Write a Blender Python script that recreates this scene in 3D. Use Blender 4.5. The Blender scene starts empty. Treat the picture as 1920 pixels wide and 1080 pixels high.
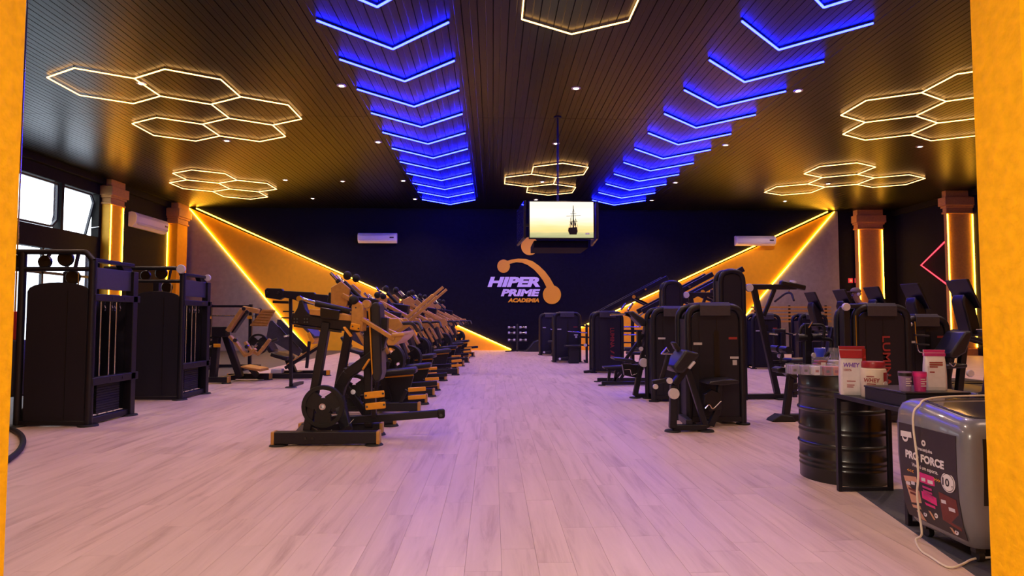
import bpy, bmesh, math, random
from mathutils import Vector as V, Matrix as M3
random.seed(7)
S = bpy.context.scene
COL = S.collection
# ------------------------------------------------------------------ camera
FPX, CAMH = 1175.0, 1.35                      # focal length in px of the 1920 x 1080 frame, eye height
PITCH = math.atan(58.5 / FPX)
YAW = math.atan(36 / FPX * math.cos(PITCH))
FW = V((math.sin(YAW) * math.cos(PITCH), math.cos(YAW) * math.cos(PITCH), math.sin(PITCH)))
RT = V((math.cos(YAW), -math.sin(YAW), 0))
UPV = RT.cross(FW)
CAM = V((0, 0, CAMH))
cd = bpy.data.cameras.new('camera'); cam = bpy.data.objects.new('camera', cd); COL.objects.link(cam)
cd.sensor_width = 36; cd.lens = 36 * FPX / 1920; cd.clip_end = 300; cd.clip_start = .05
cam.matrix_world = M3(((RT.x, UPV.x, -FW.x, 0), (RT.y, UPV.y, -FW.y, 0), (RT.z, UPV.z, -FW.z, CAMH), (0, 0, 0, 1)))
S.camera = cam
# ------------------------------------------------------------------ world, exposure
S.view_settings.view_transform = 'Standard'; S.view_settings.look = 'None'
S.view_settings.gamma = 1; S.view_settings.use_curve_mapping = False
S.view_settings.exposure = 0.18
w = bpy.data.worlds.new('day'); S.world = w; w.use_nodes = True
w.node_tree.nodes['Background'].inputs[0].default_value = (.80, .90, 1, 1)
w.node_tree.nodes['Background'].inputs[1].default_value = 4.5
SPOT_W, SPOT_COL = 300.0, (1, .64, .47)
BLUE_E, WARM_E, COLUMN_E = 110.0, 6.0, 24.0
try:
    S.cycles.sample_clamp_indirect = 6.0
    S.cycles.max_bounces = 6; S.cycles.transparent_max_bounces = 8
except Exception: pass

# ------------------------------------------------------------------ geometry from the photograph
def ray(u, v): return FW + RT * ((u - 960) / FPX) + UPV * ((540 - v) / FPX)
def at(u, v, Y): d = ray(u, v); return CAM + d * (Y / d.y)
def onz(u, v, z=0.0): d = ray(u, v); return CAM + d * ((z - CAMH) / d.z)
def fl(u, v): return onz(u, v, 0)
XL, XR, YF, YB, H = -13.5, 18.06, 2.3, 27.4, 6.2

# ------------------------------------------------------------------ materials
MATS = {}
def mat(name, col, rough=.5, metal=0., noise=.0, scale=30., bump=0., emit=None, es=1., spec=.5, alpha=1., trans=0., coat=0.):
    m = bpy.data.materials.new(name); m.use_nodes = True; MATS[name] = m
    nt = m.node_tree; b = nt.nodes['Principled BSDF']
    b.inputs['Base Color'].default_value = (*col, 1); b.inputs['Roughness'].default_value = rough
    b.inputs['Metallic'].default_value = metal; b.inputs['Specular IOR Level'].default_value = spec
    b.inputs['Coat Weight'].default_value = coat
    if trans: b.inputs['Transmission Weight'].default_value = trans
    if alpha < 1: b.inputs['Alpha'].default_value = alpha
    if emit: b.inputs['Emission Color'].default_value = (*emit, 1); b.inputs['Emission Strength'].default_value = es
    if noise or bump:
        tc = nt.nodes.new('ShaderNodeTexCoord'); n = nt.nodes.new('ShaderNodeTexNoise')
        n.inputs['Scale'].default_value = scale; n.inputs['Detail'].default_value = 4
        nt.links.new(tc.outputs['Object'], n.inputs['Vector'])
        if noise:
            r = nt.nodes.new('ShaderNodeValToRGB')
            r.color_ramp.elements[0].position = .3; r.color_ramp.elements[1].position = .75
            r.color_ramp.elements[0].color = (*[c * (1 - noise) for c in col], 1)
            r.color_ramp.elements[1].color = (*[min(1, c * (1 + noise)) for c in col], 1)
            nt.links.new(n.outputs['Fac'], r.inputs['Fac']); nt.links.new(r.outputs['Color'], b.inputs['Base Color'])
        if bump:
            bp = nt.nodes.new('ShaderNodeBump'); bp.inputs['Strength'].default_value = bump; bp.inputs['Distance'].default_value = .01
            nt.links.new(n.outputs['Fac'], bp.inputs['Height']); nt.links.new(bp.outputs['Normal'], b.inputs['Normal'])
    return m
mat('black', (.008, .008, .014), .42, noise=.15, scale=60, bump=.04, spec=.4)
mat('shroud', (.011, .011, .021), .5, noise=.12, scale=90, bump=.05, spec=.35)
mat('plastic', (.006, .006, .007), .35, noise=.1)
mat('rubber', (.006, .006, .0065), .65, noise=.2, bump=.1)
mat('pad', (.012, .012, .018), .38, noise=.15, scale=120, bump=.12)
mat('slab', (.045, .045, .062), .4, noise=.12, scale=30, bump=.04)
mat('gold', (.56, .31, .085), .36, metal=.25, noise=.12, scale=20)
mat('yellow', (.80, .36, .012), .4, noise=.06)
mat('chrome', (.62, .62, .66), .18, metal=1., noise=.05)
mat('white_disc', (.62, .60, .62), .45, noise=.06)
mat('white', (.75, .72, .68), .45, noise=.03)
mat('cream', (.72, .64, .50), .45, noise=.04)
mat('sticker', (.55, .55, .58), .5, noise=.05)
mat('redink', (.30, .03, .03), .5, noise=.1)
mat('wall_black', (.0045, .0043, .0125), .8, noise=.25, scale=8, bump=.15, spec=.15)
mat('wall_side', (.009, .0075, .006), .7, noise=.3, scale=8, bump=.15, spec=.2)
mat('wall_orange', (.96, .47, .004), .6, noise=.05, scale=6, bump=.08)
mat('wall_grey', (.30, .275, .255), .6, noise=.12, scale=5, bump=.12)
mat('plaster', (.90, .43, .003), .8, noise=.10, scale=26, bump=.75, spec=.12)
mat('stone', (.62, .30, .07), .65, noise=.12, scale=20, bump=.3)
mat('ceil', (.0034, .0028, .0026), .31, noise=.15, scale=4, spec=.26)
mat('rubber_floor', (.060, .060, .066), .6, noise=.25, scale=60, bump=.1)
mat('dark_slab', (.03, .025, .02), .8, noise=.1)
mat('metal_frame', (.03, .03, .032), .35, metal=.3, noise=.1)
mat('led_warm', (1, .7, .35), .4, emit=(1, .50, .14), es=WARM_E, noise=.01)
mat('led_amber', (1, .6, .15), .4, emit=(1, .46, .022), es=COLUMN_E, noise=.01)
mat('led_blue', (.2, .25, 1), .4, emit=(.0034, .0055, 1), es=BLUE_E, noise=.01)
mat('led_red', (1, .1, .1), .4, emit=(1, .03, .05), es=4, noise=.01)
mat('lens', (1, .9, .8), .4, emit=(1, .82, .62), es=28, noise=.01)
mat('shirt', (.16, .14, .13), .8, noise=.15, scale=40, bump=.2)
mat('skin', (.42, .24, .16), .5, noise=.08, scale=40)
mat('cap', (.14, .10, .07), .7, noise=.1)
mat('trouser', (.02, .02, .025), .8, noise=.1)
mat('drum', (.005, .0055, .006), .33, noise=.15, scale=12, coat=.3)
mat('cooler', (.16, .165, .19), .30, noise=.03, coat=.3)
mat('print_dark', (.028, .020, .022), .45, noise=.2, scale=6)
mat('clear', (.75, .78, .85), .08, alpha=.13, noise=.02)
mat('window_glass', (.9, .93, 1), .05, alpha=.05, noise=.01)
mat('dark_glass', (.05, .05, .07), .04, noise=.02, coat=.6)
mat('pink', (.70, .02, .22), .45, noise=.08)
mat('tan_print', (.62, .33, .20), .5, noise=.1)
mat('brown_print', (.16, .028, .018), .5, noise=.15)
mat('red_pack', (.30, .012, .022), .35, noise=.1)
mat('pale_pack', (.70, .66, .68), .35, noise=.05)
mat('purple_ink', (.16, .05, .45), .5, noise=.05)
mat('orange_pack', (.75, .22, .04), .4, noise=.1)
mat('blue_cap', (.03, .07, .75), .35, noise=.05)
mat('lilac_pack', (.26, .17, .34), .4, noise=.1)
mat('magenta_pack', (.50, .03, .20), .4, noise=.1)
mat('exit_red', (.5, .03, .05), .4, emit=(1, .05, .08), es=.35, noise=.02)
mat('pale_out', (.75, .78, .82), .7, noise=.04)
mat('red_strap', (.5, .02, .03), .6, noise=.1)
mat('logo_white', (.86, .82, .93), .4, noise=.03)
mat('logo_orange', (1, .50, .004), .4, noise=.03)

def wood_material():
    m = bpy.data.materials.new('wood_floor'); m.use_nodes = True; MATS['wood'] = m
    nt = m.node_tree; N = nt.nodes; L = nt.links; b = N['Principled BSDF']
    geo = N.new('ShaderNodeNewGeometry'); oi = N.new('ShaderNodeObjectInfo')
    add = N.new('ShaderNodeMath'); add.operation = 'ADD'
    L.new(geo.outputs['Random Per Island'], add.inputs[0]); L.new(oi.outputs['Random'], add.inputs[1])
    fr = N.new('ShaderNodeMath'); fr.operation = 'FRACT'; L.new(add.outputs[0], fr.inputs[0])
    comb = N.new('ShaderNodeCombineXYZ')
    mul = N.new('ShaderNodeMath'); mul.operation = 'MULTIPLY'; mul.inputs[1].default_value = 37
    L.new(fr.outputs[0], mul.inputs[0]); L.new(mul.outputs[0], comb.inputs['X']); L.new(mul.outputs[0], comb.inputs['Y'])
    va = N.new('ShaderNodeVectorMath'); va.operation = 'ADD'
    L.new(geo.outputs['Position'], va.inputs[0]); L.new(comb.outputs[0], va.inputs[1])
    mp = N.new('ShaderNodeMapping'); mp.inputs['Scale'].default_value = (6.5, .55, 1); L.new(va.outputs[0], mp.inputs['Vector'])
    n1 = N.new('ShaderNodeTexNoise'); n1.inputs['Scale'].default_value = 1.4; n1.inputs['Detail'].default_value = 6
    n1.inputs['Roughness'].default_value = .62; n1.inputs['Distortion'].default_value = .6
    L.new(mp.outputs[0], n1.inputs['Vector'])
    r = N.new('ShaderNodeValToRGB'); e = r.color_ramp.elements
    e[0].position = .28; e[0].color = (.42, .29, .225, 1); e[1].position = .68; e[1].color = (.645, .485, .405, 1)
    e2 = r.color_ramp.elements.new(.47); e2.color = (.585, .435, .355, 1)
    L.new(n1.outputs['Fac'], r.inputs['Fac'])
    hsv = N.new('ShaderNodeHueSaturation'); mr = N.new('ShaderNodeMapRange')
    mr.inputs['To Min'].default_value = .95; mr.inputs['To Max'].default_value = 1.035
    L.new(fr.outputs[0], mr.inputs['Value']); L.new(mr.outputs[0], hsv.inputs['Value'])
    L.new(r.outputs['Color'], hsv.inputs['Color']); L.new(hsv.outputs['Color'], b.inputs['Base Color'])
    b.inputs['Roughness'].default_value = .50; b.inputs['Specular IOR Level'].default_value = .35
    bp = N.new('ShaderNodeBump'); bp.inputs['Strength'].default_value = .10; bp.inputs['Distance'].default_value = .004
    L.new(n1.outputs['Fac'], bp.inputs['Height']); L.new(bp.outputs['Normal'], b.inputs['Normal'])
wood_material()

def screen_material():
    # the picture on the television: pale sky over a golden horizon and grey-green sea
    m = bpy.data.materials.new('screen'); m.use_nodes = True; MATS['screen'] = m
    nt = m.node_tree; N = nt.nodes; L = nt.links; b = N['Principled BSDF']
    tc = N.new('ShaderNodeTexCoord'); sp = N.new('ShaderNodeSeparateXYZ'); L.new(tc.outputs['Generated'], sp.inputs[0])
    n = N.new('ShaderNodeTexNoise'); n.inputs['Scale'].default_value = 3; n.inputs['Detail'].default_value = 5
    mp = N.new('ShaderNodeMapping'); mp.inputs['Scale'].default_value = (.8, 1, 5); L.new(tc.outputs['Generated'], mp.inputs[0]); L.new(mp.outputs[0], n.inputs['Vector'])
    ad = N.new('ShaderNodeMath'); ad.operation = 'MULTIPLY_ADD'; ad.inputs[1].default_value = .22
    L.new(n.outputs['Fac'], ad.inputs[0]); L.new(sp.outputs['Z'], ad.inputs[2])
    r = N.new('ShaderNodeValToRGB'); L.new(ad.outputs[0], r.inputs['Fac']); el = r.color_ramp.elements
    el[0].position = .10; el[0].color = (.30, .32, .16, 1); el[1].position = .98; el[1].color = (1, .88, .66, 1)
    for p, c in ((.24, (.55, .50, .22)), (.33, (.95, .62, .22)), (.42, (1, .66, .30)), (.58, (1, .86, .58)), (.78, (1, .93, .80))):
        x = el.new(p); x.color = (*c, 1)
    b.inputs['Base Color'].default_value = (.02, .02, .02, 1); b.inputs['Roughness'].default_value = .3
    L.new(r.outputs['Color'], b.inputs['Emission Color']); b.inputs['Emission Strength'].default_value = 1.2
screen_material()

# ------------------------------------------------------------------ mesh helpers
ORG = {}
def frame(d, up=(0, 0, 1)):
    d = V(d).normalized(); u = V(up)
    if abs(d.dot(u.normalized())) > .995: u = V((0, 1, 0)) if abs(d.y) < .9 else V((1, 0, 0))
    s = d.cross(u).normalized(); return d, s, s.cross(d).normalized()
class MB:
    def __init__(s): s.v = []; s.f = []
    def _add(s, vs, fs):
        o = len(s.v); s.v += [V(p) for p in vs]; s.f += [tuple(i + o for i in f) for f in fs]; return s
    def hexa(s, p): return s._add(p, [(0, 3, 2, 1), (4, 5, 6, 7), (0, 1, 5, 4), (1, 2, 6, 5), (2, 3, 7, 6), (3, 0, 4, 7)])
    def box(s, x0, x1, y0, y1, z0, z1):
        return s.hexa([(x0, y0, z0), (x1, y0, z0), (x1, y1, z0), (x0, y1, z0), (x0, y0, z1), (x1, y0, z1), (x1, y1, z1), (x0, y1, z1)])
    def bar(s, p, q, w, h, up=(0, 0, 1), w2=None, h2=None):
        # a beam from p to q; h along `up`, w across
        p, q = V(p), V(q); d, sd, u = frame(q - p, up); w2 = w2 or w; h2 = h2 or h
        a = [p + sd * i * w / 2 + u * j * h / 2 for i, j in ((-1, -1), (1, -1), (1, 1), (-1, 1))]
        b = [q + sd * i * w2 / 2 + u * j * h2 / 2 for i, j in ((-1, -1), (1, -1), (1, 1), (-1, 1))]
        return s._add(a + b, [(0, 1, 2, 3), (7, 6, 5, 4), (1, 0, 4, 5), (2, 1, 5, 6), (3, 2, 6, 7), (0, 3, 7, 4)])
    def cyl(s, p, q, r, n=14, r2=None): return s.lathe(p, V(q) - V(p), [(0, 0), (r, 0), (r if r2 is None else r2, 1), (0, 1)], n)
    def lathe(s, p, axis, prof, n=20):
        # prof: (radius, fraction of the axis)
        p, ax = V(p), V(axis); d, a, b = frame(ax); rows = []; vs = []
        for r, t in prof:
            c = p + ax * t
            if r < 1e-6: rows.append([len(vs)]); vs.append(c)
            else:
                rows.append(list(range(len(vs), len(vs) + n)))
                vs += [c + (a * math.cos(2 * math.pi * k / n) + b * math.sin(2 * math.pi * k / n)) * r for k in range(n)]
        fs = []
        for A, B in zip(rows, rows[1:]):
            for k in range(n):
                k2 = (k + 1) % n
                if len(A) == 1 and len(B) == 1: continue
                if len(A) == 1: fs.append((A[0], B[k], B[k2]))
                elif len(B) == 1: fs.append((A[k], A[k2], B[0]))
                else: fs.append((A[k], B[k], B[k2], A[k2]))
        return s._add(vs, [f[::-1] for f in fs])
    def tube(s, pts, r, n=10, closed=False):
        pts = [V(p) for p in pts]; m = len(pts); vs = []; prev = None
        for i, p in enumerate(pts):
            a = pts[i - 1] if (i or closed) else p; b = pts[(i + 1) % m] if (i < m - 1 or closed) else p
            d = (b - a).normalized()
            if prev is None: _, sd, u = frame(d)
            else:
                sd = prev - d * prev.dot(d)
                sd = sd.normalized() if sd.length > 1e-5 else frame(d)[1]; u = sd.cross(d)
            prev = sd; rr = r[i] if isinstance(r, (list, tuple)) else r
            vs += [p + (sd * math.cos(2 * math.pi * k / n) + u * math.sin(2 * math.pi * k / n)) * rr for k in range(n)]
        fs = []
        for i in range(m if closed else m - 1):
            j = (i + 1) % m
            for k in range(n):
                k2 = (k + 1) % n; fs.append((i * n + k, i * n + k2, j * n + k2, j * n + k))
        if not closed: fs.append(tuple(range(n))[::-1]); fs.append(tuple((m - 1) * n + k for k in range(n)))
        return s._add(vs, fs)
    def prism(s, poly, t):
        # a flat polygon pushed along vector t
        poly = [V(p) for p in poly]; t = V(t); n = len(poly)
        nr = V((0, 0, 0))
        for i in range(n): nr += poly[i].cross(poly[(i + 1) % n])
        if nr.dot(t) > 0: poly = poly[::-1]
        fs = [tuple(range(n)), tuple(range(2 * n - 1, n - 1, -1))]
        for i in range(n): j = (i + 1) % n; fs.append((j, i, n + i, n + j))
        return s._add(poly + [p + t for p in poly], fs)
    def ellipsoid(s, c, rx, ry, rz, nu=16, nv=10):
        vs = [V(c) + V((0, 0, -rz))]; fs = []
        for j in range(1, nv):
            t = -math.pi / 2 + math.pi * j / nv
            for k in range(nu):
                a = 2 * math.pi * k / nu; vs.append(V(c) + V((rx * math.cos(t) * math.cos(a), ry * math.cos(t) * math.sin(a), rz * math.sin(t))))
        vs.append(V(c) + V((0, 0, rz))); top = len(vs) - 1
        for k in range(nu):
            k2 = (k + 1) % nu; fs.append((0, 1 + k2, 1 + k)); fs.append((top, top - nu + k, top - nu + k2))
            for j in range(nv - 2): a = 1 + j * nu; fs.append((a + k, a + k2, a + nu + k2, a + nu + k))
        return s._add(vs, fs)
    def build(s, name, m, parent=None, bevel=0., smooth=True, seg=2, kind=None, label=None, sub=0):
        o0 = ORG.get(parent.name, V((0, 0, 0))) if parent else V((0, 0, 0))
        me = bpy.data.meshes.new(name); me.from_pydata([tuple(p - o0) for p in s.v], [], s.f); me.update()
        me.materials.append(MATS[m] if isinstance(m, str) else m)
        o = bpy.data.objects.new(name, me); COL.objects.link(o)
        if parent: o.parent = parent; ORG[o.name] = o0
        if smooth:
            me.polygons.foreach_set('use_smooth', [True] * len(me.polygons)); me.set_sharp_from_angle(angle=math.radians(38))
        if bevel:
            b = o.modifiers.new('bevel', 'BEVEL'); b.width = bevel; b.segments = seg; b.limit_method = 'ANGLE'; b.angle_limit = math.radians(40)
        if sub:
            b = o.modifiers.new('smooth', 'SUBSURF'); b.levels = sub; b.render_levels = sub
        if kind: o['kind'] = kind
        if label: o['label'] = label
        return o
def thing(name, label, cat, loc=(0, 0, 0), group=None):
    o = bpy.data.objects.new(name, None); COL.objects.link(o); o.location = loc; o.empty_display_size = .2
    ORG[o.name] = V(loc); o['label'] = label; o['category'] = cat
    if group: o['group'] = group
    return o
def tag(o, label, cat, group=None):
    o['label'] = label; o['category'] = cat
    if group: o['group'] = group
    return o
def recentre(o):
    # put the origin of a one-mesh thing at its base
    me = o.data; n = len(me.vertices); xs = [v.co.copy() for v in me.vertices]
    c = V((sum(p.x for p in xs) / n, sum(p.y for p in xs) / n, min(p.z for p in xs)))
    me.transform(M3.Translation(-c)); o.location = c; return o
def struct(o): o['kind'] = 'structure'; return o
def copy_tree(o, parent=None):
    c = o.copy(); COL.objects.link(c); c.parent = parent
    if parent: c.matrix_parent_inverse = o.matrix_parent_inverse
    for ch in list(o.children): copy_tree(ch, c)
    return c
def dup(root, loc, rz, label):
    c = copy_tree(root); c.location = loc; c.rotation_euler = (0, 0, rz); c['label'] = label; return c
def fillet(pts, rad, n=5):
    pts = [V(p) for p in pts]; out = [pts[0]]
    for a, b, c in zip(pts, pts[1:], pts[2:]):
        d1 = (a - b); d2 = (c - b); r = min(rad, d1.length * .49, d2.length * .49)
        p, q = b + d1.normalized() * r, b + d2.normalized() * r
        for k in range(n + 1):
            t = k / n; out.append(p * (1 - t) ** 2 + b * 2 * t * (1 - t) + q * t * t)
    out.append(pts[-1]); return out
def text(name, body, m, parent, origin, xdir, ydir, width=None, height=.1, shear=0., bold=.0, depth=.002, align='LEFT'):
    # lettering as flat raised shapes: origin = lower-left, xdir = reading direction, ydir = up
    cu = bpy.data.curves.new(name, 'FONT'); cu.body = body; cu.size = 1; cu.offset = bold; cu.shear = shear; cu.extrude = 0; cu.resolution_u = 3
    t = bpy.data.objects.new(name, cu); COL.objects.link(t)
    bpy.context.view_layer.update()
    me = bpy.data.meshes.new_from_object(t.evaluated_get(bpy.context.evaluated_depsgraph_get()))
    bpy.data.objects.remove(t)
    xs = [v.co.x for v in me.vertices]; ys = [v.co.y for v in me.vertices]
    x0, x1, y0, y1 = min(xs), max(xs), min(ys), max(ys)
    sy = height / (y1 - y0); sx = width / (x1 - x0) if width else sy
    X, Y = V(xdir).normalized(), V(ydir).normalized(); Z = X.cross(Y).normalized()
    o0 = ORG.get(parent.name, V((0, 0, 0))) if parent else V((0, 0, 0))
    for v in me.vertices:
        v.co = V(origin) + X * ((v.co.x - x0) * sx) + Y * ((v.co.y - y0) * sy) + Z * depth - o0
    me.materials.clear(); me.materials.append(MATS[m])
    o = bpy.data.objects.new(name, me); COL.objects.link(o)
    if parent: o.parent = parent; ORG[o.name] = o0
    return o
def weight_plate(name, parent, c, axis, r=.225, t=.045, m='rubber', holes=True):
    # a rubber weight plate: rim, dished web with three grip slots, steel hub
    c, ax = V(c), V(axis).normalized(); mb = MB()
    mb.lathe(c - ax * t / 2, ax * t, [(r * .80, .02), (r * .84, 0), (r * .98, 0), (r, .15), (r, .85), (r * .98, 1), (r * .84, 1), (r * .80, .98), (r * .80, .02)], 32)
    d, a, b = frame(ax)
    mb.lathe(c - ax * t * .38, ax * t * .76, [(.025, 0), (r * .40, 0), (r * .40, 1), (.025, 1), (.025, 0)], 24)
    for k in range(3):
        an = 2 * math.pi * (k + .25) / 3; e = a * math.cos(an) + b * math.sin(an); g = ax.cross(e)
        mb.prism([c + e * r * .3 + g * r * .36 - ax * t * .3, c + e * r * .3 - g * r * .36 - ax * t * .3, c + e * r * .84 - g * r * .40 - ax * t * .3, c + e * r * .84 + g * r * .40 - ax * t * .3], ax * t * .6)
    o = mb.build(name, m, parent)
    MB().lathe(c - ax * t * .6, ax * t * 1.2, [(.022, 0), (.036, 0), (.036, 1), (.022, 1), (.022, 0)], 18).build('hub_ring', 'chrome', o)
    return o
# ================================================================== the room
fb = MB(); fb.box(XL - .3, XR + .3, -3.2, YB + .3, -.15, -.012)
floor = struct(fb.build('floor', 'dark_slab', smooth=False))
RUB = -6.15                                   # left of this line the floor is dark rubber
MB().box(XL, RUB - .003, YF, YB, -.012, 0).build('rubber_flooring', 'rubber_floor', floor, label='dark grey rubber flooring')
PWD, PLN = .20, 1.20
planks = []
for i in range(int((XR - RUB) / PWD) + 1):
    x0 = RUB + i * PWD; off = random.random() * PLN; y = -3.0 - off
    while y < YB:
        a, b = max(y, -3.0), min(y + PLN, YB)
        if b - a > .05: planks.append((x0, min(x0 + PWD, XR), a, b))
        y += PLN
def in_view(p):
    cx, cy = (p[0] + p[1]) / 2, (p[2] + p[3]) / 2
    if cy < 3.0: return False
    u = 924 + FPX * cx / cy
    return 20 < u < 1850
near = sorted([p for p in planks if in_view(p)], key=lambda p: p[2])[:300]
nearset = set(near); shared = {}
for p in near:
    key = (round(p[1] - p[0], 3), round(p[3] - p[2], 3))
    if key not in shared:
        mb = MB(); g = .0007; mb.box(g, key[0] - g, g, key[1] - g, -.012, 0)
        o = mb.build('plank', 'wood', floor, smooth=False); shared[key] = o.data
    else:
        o = bpy.data.objects.new('plank', shared[key]); COL.objects.link(o); o.parent = floor
    o.location = (p[0], p[2], 0)
mb = MB(); g = .0007
for p in planks:
    if p not in nearset: mb.box(p[0] + g, p[1] - g, p[2] + g, p[3] - g, -.012, 0)
mb.build('far_planks', 'wood', floor, smooth=False, kind='stuff')

cb = MB(); cb.box(XL - .3, XR + .3, YF, YB + .3, H + .015, H + .2)
ceiling = struct(cb.build('ceiling', 'wall_side', smooth=False))
PC = .25; SEAM = 14.9
data = {}
for i in range(int((XR - XL) / PC) + 1):
    x0 = XL + i * PC; x1 = min(x0 + PC, XR)
    if x1 - x0 < .02: continue
    for (ya, yb) in ((YF + .2, SEAM - .004), (SEAM + .004, YB)):
        key = (round(x1 - x0, 3), ya)
        if key not in data:
            mb = MB(); wd = x1 - x0
            # PVC ceiling board: two shallow ribs and a recessed joint
            sec = [(0.004, .012), (.008, 0), (wd * .46, 0), (wd * .48, .004), (wd * .52, .004), (wd * .54, 0), (wd - .008, 0), (wd - .004, .012)]
            mb.prism([(x, 0, z) for x, z in sec], (0, yb - ya, 0))
            o = mb.build('board', 'ceil', ceiling, smooth=False); data[key] = o.data
        else:
            o = bpy.data.objects.new('board', data[key]); COL.objects.link(o); o.parent = ceiling
        o.location = (x0, ya, H)
struct(MB().box(XL, XL + .16, YF, YB, H - .22, H + .012).build('trim_1', 'wall_side', bevel=.01))
struct(MB().box(XR - .16, XR, YF, YB, H - .22, H + .012).build('trim_2', 'wall_side', bevel=.01))

# back wall with its painted fields
wb = struct(MB().box(XL - .3, XR + .3, YB, YB + .3, -.15, H + .2).build('wall_back', 'wall_black', smooth=False))
def bk(u, v, d=0.): p = at(u, v, YB - d); p.z = min(max(p.z, 0.0), H - .03); return p
aL, aR = bk(356, 388), bk(1563, 392)
bL0, bL1 = bk(579, 657), bk(958, 657); bR0, bR1 = bk(1344, 657), bk(1000, 657)
for p in (bL0, bL1, bR0, bR1): p.z = 0
MB().prism([aL, bL0, bL1], (0, -.02, 0)).build('painted_triangle', 'wall_orange', wb, smooth=False, label='orange painted triangle with a corner apex')
MB().prism([aR, bR0, bR1], (0, -.02, 0)).build('painted_triangle', 'wall_orange', wb, smooth=False, label='orange painted triangle with a corner apex')
MB().prism([V((XL, YB, 0)), V((XL, YB, H - .02)), V((aL.x - .02, YB, H - .02)), bL0], (0, -.012, 0)).build('grey_field', 'wall_grey', wb, smooth=False)
gR = bk(1573, 500).x
MB().prism([V((gR, YB, 0)), V((gR, YB, H - .02)), V((aR.x + .02, YB, H - .02)), bR0], (0, -.012, 0)).build('grey_field', 'wall_grey', wb, smooth=False)
# left wall with window openings: high awning windows and a tall glazed bay below them
WY = [(15.9, 17.95), (18.1, 19.88), (20.0, 21.75)]
ZU0, ZU1, ZL0, ZL1 = 4.15, 5.62, .55, 3.50
LB0, LB1 = 15.7, 21.5
mb = MB()
X0, X1 = XL - .25, XL
mb.box(X0, X1, YF, WY[0][0], -.15, H + .2)
mb.box(X0, X1, WY[2][1], YB, -.15, H + .2)
mb.box(X0, X1, WY[0][0], WY[2][1], ZU1, H + .2)
mb.box(X0, X1, WY[0][0], WY[2][1], ZL1, ZU0)
mb.box(X0, X1, WY[0][0], WY[2][1], -.15, ZL0)
mb.box(X0, X1, WY[0][1], WY[1][0], ZU0, ZU1); mb.box(X0, X1, WY[1][1], WY[2][0], ZU0, ZU1)
mb.box(X0, X1, LB1, WY[2][1], ZL0, ZL1)
wl = struct(mb.build('wall_left', 'wall_side', smooth=False))
for n, (ya, yb) in enumerate(WY):
    c = .22; tilt = (0, 0, .32)[n]
    def pt(y, z, dx=0.): return V((XL - .10 + dx + (tilt * (ZU1 - z) / (ZU1 - ZU0) * -1 if tilt else 0), y, z))
    wd = bpy.data.objects.new('window_%d' % (n + 1), None); COL.objects.link(wd); wd['kind'] = 'structure'; wd.location = (XL - .1, (ya + yb) / 2, ZU0); ORG[wd.name] = wd.location.copy()
    if n < 2: oct_ = [(ya + .06, ZU0 + .06), (yb - .06 - c, ZU0 + .06), (yb - .06, ZU0 + .06 + c), (yb - .06, ZU1 - .06), (ya + .06, ZU1 - .06)]
    else: oct_ = [(ya + .06 + c, ZU0 + .06), (yb - .06, ZU0 + .06), (yb - .06, ZU1 - .06 - c), (yb - .06 - c, ZU1 - .06), (ya + .06, ZU1 - .06), (ya + .06, ZU0 + .06 + c)]
    MB().prism([pt(y, z) for y, z in oct_], (.006, 0, 0)).build('pane', 'window_glass', wd, smooth=False)
    fr = MB(); q = len(oct_)
    for i in range(q): fr.bar(pt(*oct_[i]), pt(*oct_[(i + 1) % q]), .06, .07, up=(1, 0, 0))
    fr.build('window_frame', 'metal_frame', wd)
    if tilt: MB().cyl(pt(yb - .05, ZU0 + .3), V((XL + .05, yb - .05, ZU0 + .35)), .015).build('stay', 'chrome', wd)
wd = bpy.data.objects.new('window_4', None); COL.objects.link(wd); wd['kind'] = 'structure'; wd.location = (XL - .1, 17.6, ZL0); ORG[wd.name] = wd.location.copy()
k = 5
for i in range(k):
    ya = LB0 + .2 + (LB1 - LB0 - .2) * i / k; yb = LB0 + .2 + (LB1 - LB0 - .2) * (i + 1) / k
    MB().box(XL - .106, XL - .1, ya + .04, yb - .04, ZL0 + .05, ZL1 - .05).build('pane', 'window_glass', wd, smooth=False)
    MB().box(XL - .14, XL - .06, yb - .04, yb + .04, ZL0, ZL1).build('mullion', 'metal_frame', wd)
MB().box(XL - .14, XL - .06, LB0 + .2, LB1, 2.72, 2.80).build('transom', 'metal_frame', wd)
# outdoors beyond the left windows
struct(MB().box(-32, XL - .26, 4, 34, -.3, -.1).build('ground_outside', 'pale_out', smooth=False))
struct(MB().box(-19.2, -19.0, 4, 34, -.1, 3.2).build('wall_outside', 'pale_out', smooth=False))
# right wall
wr = struct(MB().box(XR, XR + .3, YF, YB, -.15, H + .2).build('wall_right', 'wall_black', smooth=False))
# the orange wall we look through and the lobby the camera stands in
OL, OR = -1.715, 1.835
jl = MB(); jl.box(XL - .3, OL, 2.08, YF, -.15, H + .2); struct(jl.build('wall_front_left', 'plaster', smooth=False))
jr = MB(); jr.box(OR, XR + .3, 2.08, YF, -.15, H + .2); struct(jr.build('wall_front_right', 'plaster', smooth=False))
struct(MB().box(OL, OR, 2.08, YF, 3.25, H + .2).build('wall_front', 'plaster', smooth=False))
struct(MB().box(-3.3, -3.1, -3.2, 2.08, -.15, 3.5).build('wall_lobby_left', 'white', smooth=False))
struct(MB().box(3.1, 3.3, -3.2, 2.08, -.15, 3.5).build('wall_lobby_right', 'white', smooth=False))
struct(MB().box(-3.3, 3.3, -3.3, -3.1, -.15, 3.5).build('wall_lobby_rear', 'white', smooth=False))
struct(MB().box(-3.3, 3.3, -3.2, 2.08, 3.4, 3.5).build('ceiling_lobby', 'white', smooth=False))
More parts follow.
